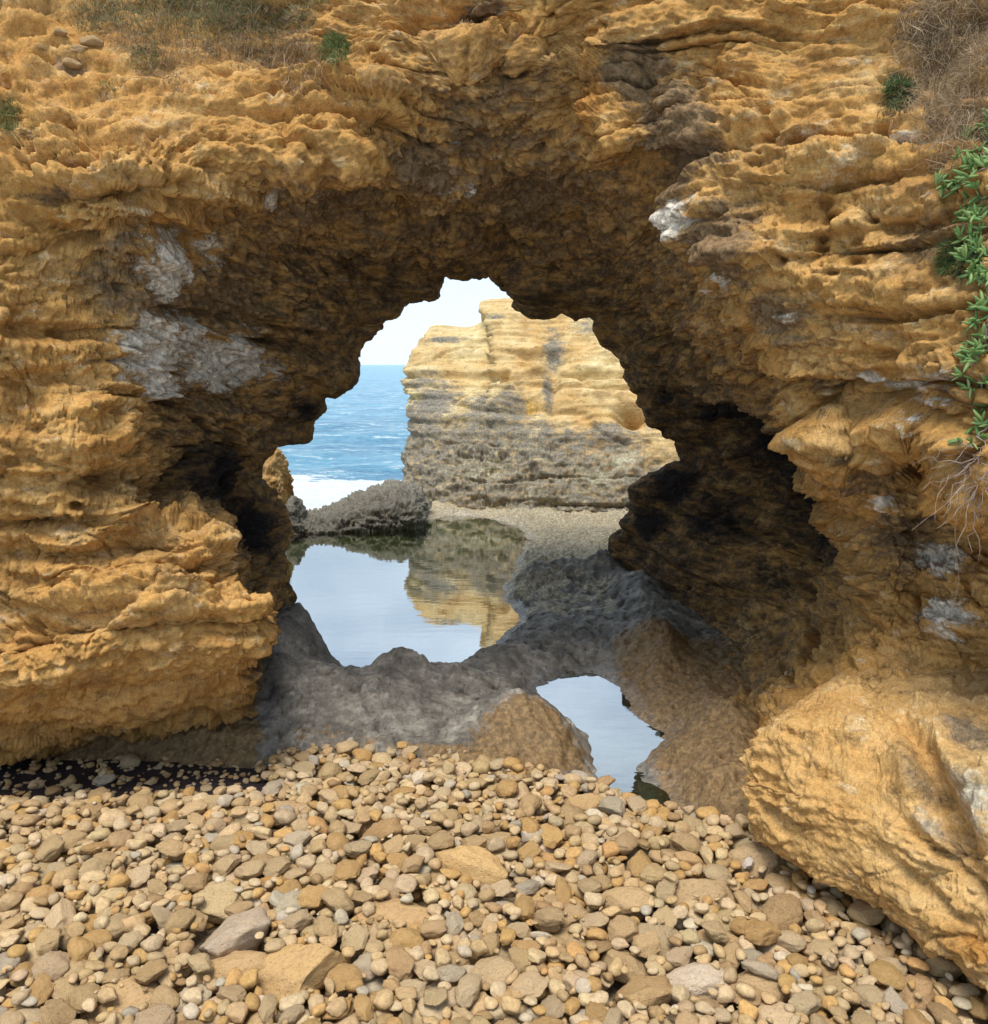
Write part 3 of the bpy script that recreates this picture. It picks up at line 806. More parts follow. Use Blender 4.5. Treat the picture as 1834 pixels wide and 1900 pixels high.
zb = PS[:, 2] + 0.06 * perlin(PS * np.float32(0.45), 90)
z1 = lambda f, sd_: perlin(np.stack([PS[:, 0] * 0.09, PS[:, 1] * 0.02, zb * f], -1), sd_)
beds = 0.09 * z1(1.6, 101) + 0.11 * z1(3.9, 102) + 0.07 * z1(9.0, 103) + 0.045 * z1(19.0, 105) - 0.10 * (1 - sstep(0.0, 0.10, np.abs(z1(2.6, 104))))
lowm = sstep(1.9, 1.0, PS[:, 2])
ds = 0.24 * ds + beds * (1 - 0.65 * lowm)
fl = np.stack([PS[:, 0] * 5, PS[:, 1] * 2, PS[:, 2] * 0.9], -1)
lowm = sstep(1.9, 1.0, PS[:, 2])
ds = ds * (1 - 0.3 * lowm) + lowm * 0.12 * ridged(fl, 3, 0.55, 91) + lowm * 0.10 * fbm(PS * np.float32(2.4), 3, 0.6, seed=93)
ds += splat([(1020, 700, 12, 100, -.18, 4), (1010, 620, 20, 40, -.2, -20), (1165, 770, 25, 18, -.5), (900, 690, 130, 6, -.18), (1100, 690, 110, 6, -.22), (940, 640, 90, 5, -.12), (960, 745, 30, 18, -.25)], PS, anc_s)
ds *= 1 - 0.65 * sstep(5.6, 8.0, np.repeat(vss, len(ug)))
DS = PS + NSs.reshape(-1, 3) * ds[:, None]
me = mesh_from('sea_stack', DS, grid_faces(len(ug), len(vss), bool(flip_s)))
zz = PS[:, 2] + 0.8 * fbm(PS * np.float32(0.7), 3, 0.6, seed=95)
lowg = np.maximum(sstep(2.9, 1.3, zz + 0.20 * PS[:, 0]) * 0.68, 0)
gs = np.maximum(lowg, splat([(800, 740, 60, 50, .9), (780, 700, 60, 25, .7), (1020, 640, 25, 60, .8), (1010, 720, 14, 60, .8), (1100, 600, 60, 30, .6), (900, 790, 120, 25, .6), (1130, 800, 80, 30, .7), (910, 580, 30, 8, .7), (820, 625, 50, 8, .8)], PS, anc_s))
add_attr(me, 'grey', gs)
add_attr(me, 'white', splat([(900, 870, 120, 40, .5), (1100, 880, 100, 50, .5), (1000, 900, 200, 40, .4), (1150, 850, 80, 40, .55)], PS, anc_s))
add_attr(me, 'orange', splat([(950, 750, 60, 30, .8), (900, 800, 60, 14, .6), (1130, 770, 60, 20, .5), (1200, 800, 30, 40, .4)], PS, anc_s))
add_attr(me, 'dark', splat([(940, 745, 25, 14, .4), (1165, 770, 20, 14, .5)], PS, anc_s))
add_attr(me, 'wet', np.zeros(len(PS)))
M['stack'] = cliff_material('pale_yellow_limestone', (0.42, 0.30, 0.14), (0.62, 0.48, 0.24), (0.74, 0.63, 0.38),  # the stack's own paler, yellower rock
    [('orange', (0.58, 0.36, 0.10), 0.35, 0.65, 0.7), ('grey', (0.27, 0.245, 0.195), 0.28, 0.75, 1.7), ('white', (0.58, 0.54, 0.38), 0.35, 0.75, 1.6), ('dark', (0.10, 0.07, 0.045), 0.3, 0.65, 0.8)], grain=0.8, bedz=9, bedx=0.3)
obj('sea_stack', me, M['stack'], label='layered yellow sea stack with grey foot rising behind the large pool', cat='sea stack')
print('stack', time.time() - T0)

# ------------------------------------------------------------------ low rocks at the far edge of the pool
def mound(name, pts, label, cat, mat, seed, S=0.8, closed_down=0.6, n=(260, 90), attrs=None, spike=0.2):
    """a rock built over a foot line: pts = (x, ytop, ybase, d, thickness)"""
    a = np.array(pts, float)
    u = np.arange(len(a), dtype=float)
    base = at(a[:, 0], a[:, 2], a[:, 3])
    topp = at(a[:, 0], a[:, 1], a[:, 3] + a[:, 4] * 0.5)
    front = base.copy(); front[:, 2] -= closed_down
    mid_ = base * 0.45 + topp * 0.55; mid_[:, 1] = a[:, 3] + a[:, 4] * 0.06
    bk = topp * 0.6 + base * 0.4; bk[:, 1] = a[:, 3] + a[:, 4]
    bl = front.copy(); bl[:, 1] = a[:, 3] + a[:, 4] * 1.15
    rs = [(u, front), (u, base), (u, mid_), (u, topp), (u, bk), (u, bl)]
    ug_ = np.linspace(0, u[-1], n[0])
    k = n[1] // 5
    Gm, vm = loft(rs, ug_, [k // 2, k, k, k, k])
    Nm = normals_of(Gm)
    if Nm[k, n[0] // 2, 1] > 0: Nm = -Nm
    fl_ = np.cross(Gm[k, n[0] // 2 + 1] - Gm[k, n[0] // 2], Gm[k + 1, n[0] // 2] - Gm[k, n[0] // 2]) @ Nm[k, n[0] // 2] < 0
    Nm = blur(Nm, 3)
    Pm = Gm.reshape(-1, 3)
    dm = rock_disp(Pm, S, (0, 0), seed, strata=0.6, lump=1.0, blocks=1.0, crumb=1.2, pits=0.8) + spike * S * 0.4 * ridged(Pm * np.float32(3.5 / S * 0.6), 3, 0.6, seed + 50)
    Dm = Pm + Nm.reshape(-1, 3) * dm[:, None]
    me_ = mesh_from(name, Dm, grid_faces(n[0], len(vm), bool(fl_)))
    for kk in ('grey', 'white', 'orange', 'dark', 'wet'):
        add_attr(me_, kk, np.full(len(Pm), (attrs or {}).get(kk, 0.0)))
    return obj(name, me_, mat, label=label, cat=cat)

mound('rock_ridge', [(548, 968, 985, 15.2, 1.0), (590, 960, 985, 15.2, 1.3), (640, 940, 984, 15.3, 1.6), (690, 915, 982, 15.4, 1.8), (735, 903, 978, 15.5, 1.8), (765, 912, 972, 15.6, 1.6), (782, 955, 970, 15.8, 1.2)],
      'low jagged dark grey rock ridge between the large pool and the surf', 'rock', M['stack'], 21, S=0.7, attrs={'grey': 1.0, 'dark': 0.22})
mound('rock_spike', [(520, 960, 990, 15.0, 0.8), (532, 950, 990, 15.0, 0.8), (545, 922, 990, 15.0, 0.7), (556, 955, 990, 15.0, 0.7), (566, 975, 990, 15.0, 0.7)],
      'small pointed dark rock at the far end of the low ridge', 'rock', M['stack'], 25, S=0.4, attrs={'grey': 1.0, 'dark': 0.2}, n=(120, 70))
mound('rock_spur', [(420, 860, 950, 15.9, 1.4), (455, 840, 950, 15.8, 1.4), (485, 832, 950, 15.7, 1.3), (508, 836, 950, 15.7, 1.1), (522, 880, 952, 15.8, 0.8)],
      'narrow yellow rock spur showing behind the dark inner wall of the arch', 'rock', M['ledge'], 27, S=0.5, n=(150, 90))

# ------------------------------------------------------------------ the sea
SEAZ = -3.2
ny, nx = 220, 190
yy = 20.0 * (9000 / 20.0) ** (np.linspace(0, 1, ny) ** 1.15)
GY = np.repeat(yy[:, None], nx, 1)
s_ = np.linspace(-1, 1, nx)
GX = (s_[None, :] * 0.55 - 0.08) * GY * 1.2 - 1.0
X, Y = GX.ravel(), GY.ravel()
Q = np.stack([X * 0.10, Y * 0.22, 0 * X], -1)
amp = np.clip(40 / Y, 0.0, 1) ** 0.3
Z = SEAZ + amp * (0.38 * fbm(Q, 3, 0.55, seed=120) + 0.12 * ridged(Q * np.float32(4.5), 3, 0.55, 124))
me = mesh_from('sea_water', np.stack([X, Y, Z], -1), grid_faces(nx, ny))
foam = sstep(52, 40, Y + 3.5 * perlin(np.stack([X * 0.25, Y * 0.25, 0 * X], -1), 130) + 0.5 * X + 4)
add_attr(me, 'foam', foam)
t = NT('sea_water')
n1 = t.noise(0.28, 6, 0.6, t.mapping((1, 2.6, 1)))
n2 = t.noise(1.5, 5, 0.65, t.mapping((1, 2.2, 1)))
n3 = t.noise(0.05, 4, 0.6, t.mapping((1, 2.5, 1)))
c = t.ramp(n3, [(0.35, (0.012, 0.14, 0.29)), (0.65, (0.030, 0.27, 0.45))])
c = t.mix(t.ramp(n1, [(0.42, 0.0), (0.62, 0.75)]), c, (0.17, 0.44, 0.58))
c = t.mix(t.ramp(n2, [(0.4, 0.0), (0.68, 0.6)]), c, (0.26, 0.52, 0.66))
fo = t.mask('foam', t.noise(0.9, 8, 0.7, t.mapping((1, 1.6, 1)), 0.8), 0.42, 0.62, 1.9)
caps = t.ramp(t.math('MULTIPLY', n1, t.math('ADD', n2, 0.35)), [(0.50, 0.0), (0.60, 0.8)])
c = t.mix(t.math('MAXIMUM', fo, caps), c, (0.86, 0.90, 0.91))
nb = t.bump(t.math('ADD', t.math('MULTIPLY', n1, 1.2), t.math('MULTIPLY', n2, 0.6)), 1.0, 1.2)
t.principled(c, t.math('ADD', 0.22, t.math('MULTIPLY', fo, 0.6)), 0.4, nb)
obj('sea_water', me, t.m, label='choppy turquoise blue sea with white surf near the rocks', kind='structure')

# ------------------------------------------------------------------ the beach: dark sand under the stones
nxb, nyb = 130, 110
GX, GY = np.meshgrid(np.linspace(-7, 6, nxb), np.linspace(1.5, 9.0, nyb))
X, Y = GX.ravel(), GY.ravel()
def beach_z(X, Y):
    return 0.02 + 0.03 * np.sin(X * 0.9 + 0.4) * np.sin(Y * 1.1) - 0.05 * sstep(5.6, 6.4, Y) - 0.10 * sstep(0.6, 1.4, X) * sstep(4.9, 5.6, Y)
ey = np.interp(X, edge[:, 0], edge[:, 1])
Zb = beach_z(X, Y) - 0.6 * sstep(0.35, 1.0, Y - ey)
P3 = np.stack([X, Y, Zb], -1)
P3[:, 2] += 0.012 * fbm(P3 * np.float32(6), 3, 0.6, seed=140)
me = mesh_from('beach_sand', P3, grid_faces(nxb, nyb))
bpx, bpy_ = to_px(P3)
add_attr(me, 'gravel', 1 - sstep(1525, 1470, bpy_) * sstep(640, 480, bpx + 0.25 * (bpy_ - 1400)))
t = NT('dark_coarse_sand')
nf, nvf = t.noise(60, 5, 0.75), t.noise(160, 3, 0.7)
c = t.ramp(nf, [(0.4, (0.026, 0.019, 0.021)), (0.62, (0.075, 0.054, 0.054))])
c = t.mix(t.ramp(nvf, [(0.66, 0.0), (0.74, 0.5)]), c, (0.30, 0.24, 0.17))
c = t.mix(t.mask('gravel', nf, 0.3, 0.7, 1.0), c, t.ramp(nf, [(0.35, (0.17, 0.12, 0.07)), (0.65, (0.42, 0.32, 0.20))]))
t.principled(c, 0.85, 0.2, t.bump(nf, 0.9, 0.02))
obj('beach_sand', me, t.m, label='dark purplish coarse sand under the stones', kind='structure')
# ------------------------------------------------------------------ stones
def ico(sub):
    bm = bmesh.new()
    bmesh.ops.create_icosphere(bm, subdivisions=sub, radius=1.0)
    v = np.array([p.co[:] for p in bm.verts])
    bm.verts.ensure_lookup_table()
    f = np.array([[q.index for q in p.verts] for p in bm.faces])
    bm.free()
    return v, f

def stone_shape(V, kind, rng, seed, rough=1.0):
    P = V.copy()
    cuts = {'rounded': 5, 'angular': 11, 'flat': 6, 'long': 6}[kind]
    for _ in range(cuts):
        n = rng.normal(size=3)
        n /= np.linalg.norm(n)
        h = rng.uniform(0.62, 0.9) if kind != 'angular' else rng.uniform(0.5, 0.82)
        e = np.maximum(P @ n - h, 0)
        P -= np.outer(e * (0.75 if kind != 'angular' else 0.93), n)
    r = 0.14 * fbm(P * np.float32(1.3), 2, seed=seed) + rough * (0.075 * fbm(P * np.float32(3.4), 4, 0.6, seed=seed + 3) + 0.035 * ridged(P * np.float32(7), 3, 0.6, seed + 6))
    P = P * (1 + r)[:, None]
    P /= np.abs(P).max(0)
    return P

rs = np.random.default_rng(21)
V4, F4 = ico(4)
V2, F2 = ico(3)
V1, F1 = ico(2)
KINDS_ = ['rounded', 'angular', 'flat', 'long']
STONE_ME = {}
t = NT('limestone_cobble')
oi = t.n.new('ShaderNodeObjectInfo')
def cobble_nodes(t, tint, vec=None):
    n0 = t.noise(2.6, 6, 0.65, vec)
    n1 = t.noise(9, 7, 0.7, vec)
    n2 = t.noise(38, 4, 0.75, vec)
    c = t.mix(t.ramp(n0, [(0.36, 0.0), (0.64, 0.6)]), tint, t.mix(0.5, tint, (0.60, 0.40, 0.21)))
    c = t.mix(t.ramp(n1, [(0.58, 0.0), (0.74, 0.4)]), c, t.mix(0.5, tint, (0.22, 0.14, 0.07)))
    c = t.mix(0.9, c, t.ramp(n1, [(0.3, 0.82), (0.7, 1.22)]), 'MULTIPLY')
    c = t.mix(0.85, c, t.ramp(n2, [(0.3, 0.78), (0.7, 1.22)]), 'MULTIPLY')
    pit = t.ramp(t.voro(9, vec), [(0.10, 0.0), (0.34, 1.0)])
    c = t.mix(0.35, c, t.ramp(pit, [(0.0, 0.45), (1.0, 1.05)]), 'MULTIPLY')
    h = t.math('ADD', t.math('MULTIPLY', n1, 1.0), t.math('ADD', t.math('MULTIPLY', n2, 0.5), t.math('MULTIPLY', pit, 0.35)))
    t.principled(c, 0.9, 0.15, t.bump(h, 0.9, 0.012))
# stones of their own: pattern in each stone's own space, shifted by its random number
vm = t.n.new('ShaderNodeVectorMath'); vm.operation = 'ADD'
t.link(t.tc, vm.inputs[0])
cmb = t.n.new('ShaderNodeCombineXYZ')
rr = t.math('MULTIPLY', oi.outputs['Random'], 40.0)
t.link(rr, cmb.inputs[0]); t.link(rr, cmb.inputs[2])
t.link(cmb.outputs[0], vm.inputs[1])
cobble_nodes(t, oi.outputs['Color'], vm.outputs[0])
M['cobble'] = t.m
t = NT('limestone_pebbles')
n0 = t.noise(9, 5, 0.65)
tint = t.attr('tint', 'Color')
n1, n2 = t.noise(40, 5, 0.7), t.noise(130, 3, 0.7)
c = t.mix(0.9, tint, t.ramp(n1, [(0.3, 0.7), (0.7, 1.18)]), 'MULTIPLY')
c = t.mix(0.8, c, t.ramp(n2, [(0.3, 0.75), (0.7, 1.12)]), 'MULTIPLY')
t.principled(c, 0.9, 0.15, t.bump(n1, 0.7, 0.006))
M['pebble'] = t.m
for k in KINDS_:
    for i in range(6):
        P = stone_shape(V4, k, rs, 200 + 13 * i + 7 * len(k), 1.0)
        STONE_ME[k, i] = mesh_from('stone_' + k, P, F4)
        STONE_ME[k, i].materials.append(M['cobble'])
LOW2 = [(stone_shape(V2, k, rs, 300 + 11 * i, 0.9)) for k in ('rounded', 'angular', 'flat', 'angular') for i in range(5)]
LOW1 = [(stone_shape(V1, k, rs, 400 + 11 * i, 0.5)) for k in ('rounded', 'angular', 'flat') for i in range(5)]

PAL = {'cream': (0.66, 0.485, 0.288), 'tan': (0.60, 0.405, 0.203), 'ochre': (0.60, 0.360, 0.138), 'greyish': (0.53, 0.44, 0.32), 'brown': (0.48, 0.305, 0.147), 'pale': (0.69, 0.56, 0.39), 'sandy': (0.635, 0.453, 0.245)}
PALP = {'cream': .22, 'tan': .24, 'ochre': .15, 'greyish': .03, 'brown': .06, 'pale': .04, 'sandy': .24}
CELL = 0.015
HX0, HY0, HX1, HY1 = -4.6, 2.2, 4.4, 7.2
hnx, hny = int((HX1 - HX0) / CELL), int((HY1 - HY0) / CELL)
hgx, hgy = np.meshgrid(HX0 + (np.arange(hnx) + .5) * CELL, HY0 + (np.arange(hny) + .5) * CELL)
HM = beach_z(hgx, hgy)
stones = []

def foot(x, y, a, b, yaw):
    r = max(a, b)
    i0, i1 = max(int((x - r - HX0) / CELL), 0), min(int((x + r - HX0) / CELL) + 2, hnx)
    j0, j1 = max(int((y - r - HY0) / CELL), 0), min(int((y + r - HY0) / CELL) + 2, hny)
    if i1 - i0 < 1 or j1 - j0 < 1: return None
    gx, gy = hgx[j0:j1, i0:i1] - x, hgy[j0:j1, i0:i1] - y
    c, s = math.cos(yaw), math.sin(yaw)
    q = ((gx * c + gy * s) / a) ** 2 + ((-gx * s + gy * c) / b) ** 2
    return (slice(j0, j1), slice(i0, i1)), q

def drop(x, y, a, b, c, yaw, embed=0.35, **kw):
    ft = foot(x, y, a, b, yaw)
    if ft is None: return None
    sl, q = ft
    inside = q < 0.8
    if not inside.any():
        base = HM[sl].mean()
    else:
        hh = HM[sl][inside]
        base = 0.45 * hh.mean() + 0.55 * np.percentile(hh, 80)
    zc = base + c * (1 - 2 * embed) if embed < 0.5 else base
    topz = zc + c * np.sqrt(np.clip(1 - q, 0, 1))
    HM[sl] = np.where(q < 1, np.maximum(HM[sl], topz), HM[sl])
    d = dict(x=x, y=y, z=zc, a=a, b=b, c=c, yaw=yaw, **kw)
    stones.append(d)
    return d

edge_y = lambda x: float(np.interp(x, edge[:, 0], edge[:, 1]))
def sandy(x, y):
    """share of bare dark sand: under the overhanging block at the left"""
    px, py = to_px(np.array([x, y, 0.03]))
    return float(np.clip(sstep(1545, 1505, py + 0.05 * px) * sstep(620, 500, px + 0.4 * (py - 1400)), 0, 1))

def cand():
    while True:
        y = rs.uniform(2.7, 6.7)
        x = rs.uniform(-1, 1) * (0.63 * y + 0.55)
        if y < edge_y(x) + 0.12 and -4.4 < x < 4.2: return x, y

def scatter(n, lo, hi, tries, power=1.0, sand_keep=0.0, embed=0.3):
    for _ in range(n):
        best = None
        a = lo + (hi - lo) * rs.random() ** power
        k = KINDS_[rs.choice(4, p=[.22, .48, .20, .10])]
        b = a * rs.uniform(0.62, 0.95) if k != 'long' else a * rs.uniform(0.38, 0.55)
        c = a * {'rounded': rs.uniform(.45, .65), 'angular': rs.uniform(.4, .65), 'flat': rs.uniform(.28, .38), 'long': rs.uniform(.32, .45)}[k]
        yaw = rs.uniform(0, math.pi)
        for _t in range(tries):
            x, y = cand()
            if rs.random() < sandy(x, y) * (1 - sand_keep): continue
            ft = foot(x, y, a * .9, b * .9, yaw)
            if ft is None: continue
            sl, q = ft
            m = q < 1
            h = (HM[sl][m] - beach_z(hgx[sl][m], hgy[sl][m]))
            sc = h.mean() + 0.6 * h.std() if m.any() else 0
            if best is None or sc < best[0]: best = (sc, x, y)
        if best is None: continue
        drop(best[1], best[2], a, b, c, yaw, embed, kind=k, col=None)

# stones one can point at: (x, y, width, height in photo pixels), kind, colour, label
NOTABLE = [
    (880, 1612, 150, 95, 'long', (0.66, 0.44, 0.18), 'long yellow stone lying aslant in the middle of the beach', -0.55),
    (702, 1552, 92, 70, 'angular', (0.40, 0.255, 0.11), 'blocky brown stone standing upright among small cream pebbles', 0.1),
    (429, 1750, 140, 86, 'angular', (0.47, 0.385, 0.27), 'large greyish tan stone propped on a wedge shaped slab', 0.2),
    (440, 1808, 150, 58, 'flat', (0.53, 0.36, 0.165), 'wedge shaped tan slab in front of the large greyish stone', 0.15),
    (560, 1810, 158, 96, 'angular', (0.56, 0.37, 0.155), 'big ochre stone with a flat sloping top near the front', 0.5),
    (745, 1703, 180, 60, 'flat', (0.54, 0.36, 0.165), 'broad flat tan slab almost flush with the pebbles', 0.1),
    (535, 1510, 138, 52, 'long', (0.48, 0.335, 0.165), 'elongated pitted tan stone beside the dark sand', -0.1),
    (515, 1647, 58, 52, 'rounded', (0.52, 0.285, 0.085), 'egg shaped orange brown stone on cream pebbles', 0.6),
    (243, 1874, 150, 64, 'angular', (0.52, 0.355, 0.165), 'large rough tan stone cut by the bottom edge', 0.3),
    (697, 1866, 84, 56, 'rounded', (0.54, 0.36, 0.15), 'smooth ochre stone at the bottom edge left of centre', 0.2),
    (1082, 1490, 84, 64, 'angular', (0.52, 0.355, 0.16), 'tall blocky ochre stone right beside the small pool', 0.2),
    (1298, 1652, 138, 62, 'flat', (0.46, 0.335, 0.175), 'layered flat brown stone with a shaded front in front of the ledge', 0.0),
    (1416, 1700, 62, 58, 'angular', (0.45, 0.285, 0.12), 'cube like brown stone near the ledge underside', 0.0),
    (1326, 1740, 134, 58, 'long', (0.53, 0.37, 0.18), 'long banded tan stone lying flat below the ledge', -0.1),
    (1188, 1846, 118, 78, 'angular', (0.45, 0.30, 0.135), 'big rugged brown stone with pitted sides near the bottom', 0.1),
    (1293, 1826, 118, 68, 'angular', (0.64, 0.54, 0.39), 'large pale grey cream stone with a ridge on top', 0.3),
    (1402, 1823, 138, 54, 'flat', (0.51, 0.36, 0.185), 'broad tan stone leaning against the large pale ridged stone', 0.2),
    (1405, 1592, 104, 72, 'rounded', (0.50, 0.36, 0.19), 'large rounded tan stone tucked under the tip of the ledge', 0.1),
    (1553, 1676, 78, 32, 'long', (0.40, 0.34, 0.27), 'smooth greyish stone lying in the shade of the ledge', 0.05),
    (1650, 1828, 74, 52, 'angular', (0.50, 0.31, 0.135), 'orange tan stone at the edge of the ledge shadow', 0.4),
    (16, 1858, 42, 34, 'rounded', (0.42, 0.20, 0.135), 'reddish stone at the lower left corner', 0.4),
    (92, 1797, 56, 52, 'rounded', (0.52, 0.31, 0.10), 'round orange ochre stone at the far left of the beach', 0.4),
    (1700, 1850, 80, 50, 'rounded', (0.46, 0.30, 0.145), 'brown rounded stone under the ledge beside the orange one', 0.4),
    (925, 1690, 70, 50, 'rounded', (0.46, 0.41, 0.31), 'grey green rounded stone below the long yellow one', 0.3),
    (1010, 1662, 78, 44, 'rounded', (0.57, 0.39, 0.17), 'ochre rounded stone right of the long yellow one', 0.2),
    (943, 1462, 52, 22, 'flat', (0.45, 0.41, 0.34), 'smooth flat grey stone against the brown rock mound', 0.0),
    (215, 1540, 66, 32, 'flat', (0.48, 0.33, 0.16), 'flat brown stone at the border of the dark sand', 0.1),
    (720, 1590, 36, 36, 'rounded', (0.72, 0.62, 0.47), 'smooth pale egg shaped pebble in front of the blocky brown stone', 1.2),
    (1388, 1622, 24, 30, 'angular', (0.74, 0.68, 0.58), 'small bright white stone in front of the ledge', 0.9),
    (640, 1735, 52, 32, 'rounded', (0.44, 0.39, 0.31), 'smooth grey pebble left of the broad flat slab', 0.0),
    (300, 1560, 60, 40, 'angular', (0.52, 0.37, 0.17), 'ochre lump among small pebbles left of the elongated stone', 0.3),
    (860, 1810, 60, 60, 'angular', (0.62, 0.50, 0.32), 'cream knobbly stone left of the rugged brown one', 0.3),
    (1800, 1875, 90, 50, 'angular', (0.47, 0.33, 0.18), 'rough tan stone at the lower right corner', 0.3),
]
scatter(1500, 0.02, 0.055, 2, 1.4, 0.05, 0.35)
for x, y, w_, h_, k, c_, lab, yaw in NOTABLE:
    c0 = on_level(x, y + h_ * 0.2, 0.06)
    sl_ = math.hypot(c0[1], 3.0) / FPX
    a = w_ / 2 * sl_ * 1.02
    b = a * {'rounded': .8, 'angular': .75, 'flat': .62, 'long': .42}[k]
    if k == 'flat': b = max(b, h_ / 2 * sl_ * 0.9)
    c = min(max(h_ / 2 * sl_ * 0.95, 0.3 * a), 0.85 * a)
    drop(c0[0], c0[1], a, b, c, yaw, 0.22, kind=k, col=c_, label=lab)
scatter(430, 0.085, 0.165, 8, 1.4, 0.0, 0.26)
scatter(1250, 0.055, 0.100, 7, 1.1, 0.02, 0.22)
scatter(1200, 0.034, 0.058, 8, 1.1, 0.04, 0.2)
scatter(1300, 0.011, 0.032, 5, 1.0, 0.8, 0.2)
print('stones dropped', len(stones), time.time() - T0)

names_, probs_ = list(PALP), np.array(list(PALP.values()))
probs_ = probs_ / probs_.sum()
for s in stones:
    px, py = to_px(np.array([s['x'], s['y'], s['z']]))
    s['px'], s['py'] = float(px), float(py)
    s['rank'] = s['a'] * (s['b'] + s['c']) / math.hypot(s['y'], 3) ** 2
    inview = -25 < px < 1859 and py < 1925
    if not inview: s['rank'] *= 1e-3
    # small stones buried under later ones do not show
    ft = foot(s['x'], s['y'], s['a'] * .7, s['b'] * .7, s['yaw'])
    if ft is not None and 'label' not in s:
        sl, q = ft
        cover = float(np.mean(HM[sl][q < 1] > s['z'] + 0.92 * s['c'] + 0.012)) if (q < 1).any() else 0
        if cover > 0.55: s['rank'] *= 0.02
    if 'label' in s: s['rank'] += 10
    if s['col'] is None:
        s['pal'] = names_[rs.choice(len(names_), p=probs_)]
        s['col'] = tuple(np.clip(np.array(PAL[s['pal']]) * rs.uniform(0.64, 0.90) * (1 + rs.normal(size=3) * 0.014), 0.02, 0.8))
stones.sort(key=lambda s: -s['rank'])
SHAPE = {'rounded': 'rounded', 'angular': 'angular', 'flat': 'flat', 'long': 'elongated'}
def mat_of(s):
    tl = s.setdefault('tilt', (rs.normal() * 0.16, rs.normal() * 0.16))
    return Matrix.Translation((s['x'], s['y'], s['z'])) @ Matrix.Rotation(tl[0], 4, 'X') @ Matrix.Rotation(tl[1], 4, 'Y') @ Matrix.Rotation(s['yaw'], 4, 'Z') @ Matrix.Diagonal((s['a'], s['b'], s['c'], 1))
def short(lab):
    w = lab.split()
    k = next((i for i, q in enumerate(w) if q in ('stone', 'slab', 'pebble', 'lump')), 3)
    return ' '.join(w[:k + 1])
refs = [(s_['px'], s_['py'], short(s_['label'])) for s_ in stones if 'label' in s_]
def beside(s_):
    rx_, ry_, nm_ = min(refs, key=lambda r: (r[0] - s_['px']) ** 2 + (1.6 * (r[1] - s_['py'])) ** 2)
    dx, dy = s_['px'] - rx_, 1.6 * (s_['py'] - ry_)
    far = '' if math.hypot(dx, dy) > 130 else 'just '
    w = ('right of' if dx > 0 else 'left of') if abs(dx) > abs(dy) else ('in front of' if dy > 0 else 'behind')
    return f'{far}{w} the {nm_}'
for s in stones[:300]:
    o = bpy.data.objects.new('beach_stone', STONE_ME[s['kind'], int(rs.integers(6))])
    col.objects.link(o)
    o.matrix_world = mat_of(s)
    o.color = (*np.clip(np.array(s['col']) * (np.array((0.92, 0.875, 0.90)) if 'label' in s else 1.0), 0, 0.85), 1)
    size = 'large' if s['a'] > 0.1 else ('midsize' if s['a'] > 0.065 else 'small')
    o['label'] = s.get('label') or f"{size} {s['pal']} {SHAPE[s['kind']]} stone {beside(s)}"
    o['category'] = 'stone'
    o['group'] = 'loose limestone stones on the beach'
same = {}
for o in [o for o in col.objects if o.name.startswith('beach_stone')]: same.setdefault(o['label'], []).append(o)
for k_, v_ in same.items():
    names3 = {2: ('nearer', 'farther'), 3: ('nearest', 'middle', 'farthest'), 4: ('nearest', 'second nearest', 'second farthest', 'farthest')}.get(len(v_), ())
    if len(k_.split()) <= 13:
        v_.sort(key=lambda o: o.location.y)
        for o, w_ in zip(v_, names3): o['label'] = f'{k_}, {w_} one'
VV_, FF_, CC_ = [], [], []
VB, FB, CB = [], [], []
o4 = o1 = 0
for s in stones[300:]:
    Mx = np.array(mat_of(s))
    big = s['a'] > 0.026
    P = (LOW2[int(rs.integers(len(LOW2)))] if big else LOW1[int(rs.integers(len(LOW1)))])
    if s['a'] < 0.050 or s['rank'] < 0.00004: 
        P = LOW1[int(rs.integers(len(LOW1)))]; F = F1
    else: F = F2
    VV_.append(P @ Mx[:3, :3].T + Mx[:3, 3]); FF_.append(F + o4); o4 += len(P)
    CC_.append(np.tile(np.array(s['col']), (len(P), 1)))
me = mesh_from('pebbles', np.concatenate(VV_), np.concatenate(FF_))
add_color(me, 'tint', np.concatenate(CC_))
obj('pebbles', me, M['pebble'], label='mass of small cream and tan pebbles filling the beach', kind='stuff')
print('stones', len(me.polygons), time.time() - T0)
# ------------------------------------------------------------------ plants on the cliff
AX, AY = to_px(ARCH)
NA = N2.reshape(-1, 3)
FRONT = (VV > -0.75) & (VV < 1.9)
rp_ = np.random.default_rng(33)

def pick(x, y, rx, ry, n, power=0.5):
    """n points of the cliff surface that show inside an ellipse of the photo"""
    q = ((AX - x) / rx) ** 2 + ((AY - y) / ry) ** 2
    i = np.nonzero((q < 1) & FRONT)[0]
    if len(i) == 0: return np.zeros((0, 3)), np.zeros((0, 3))
    w = (1.02 - q[i]) ** power
    k = rp_.choice(i, size=n, p=w / w.sum())
    return ARCH[k], NA[k]

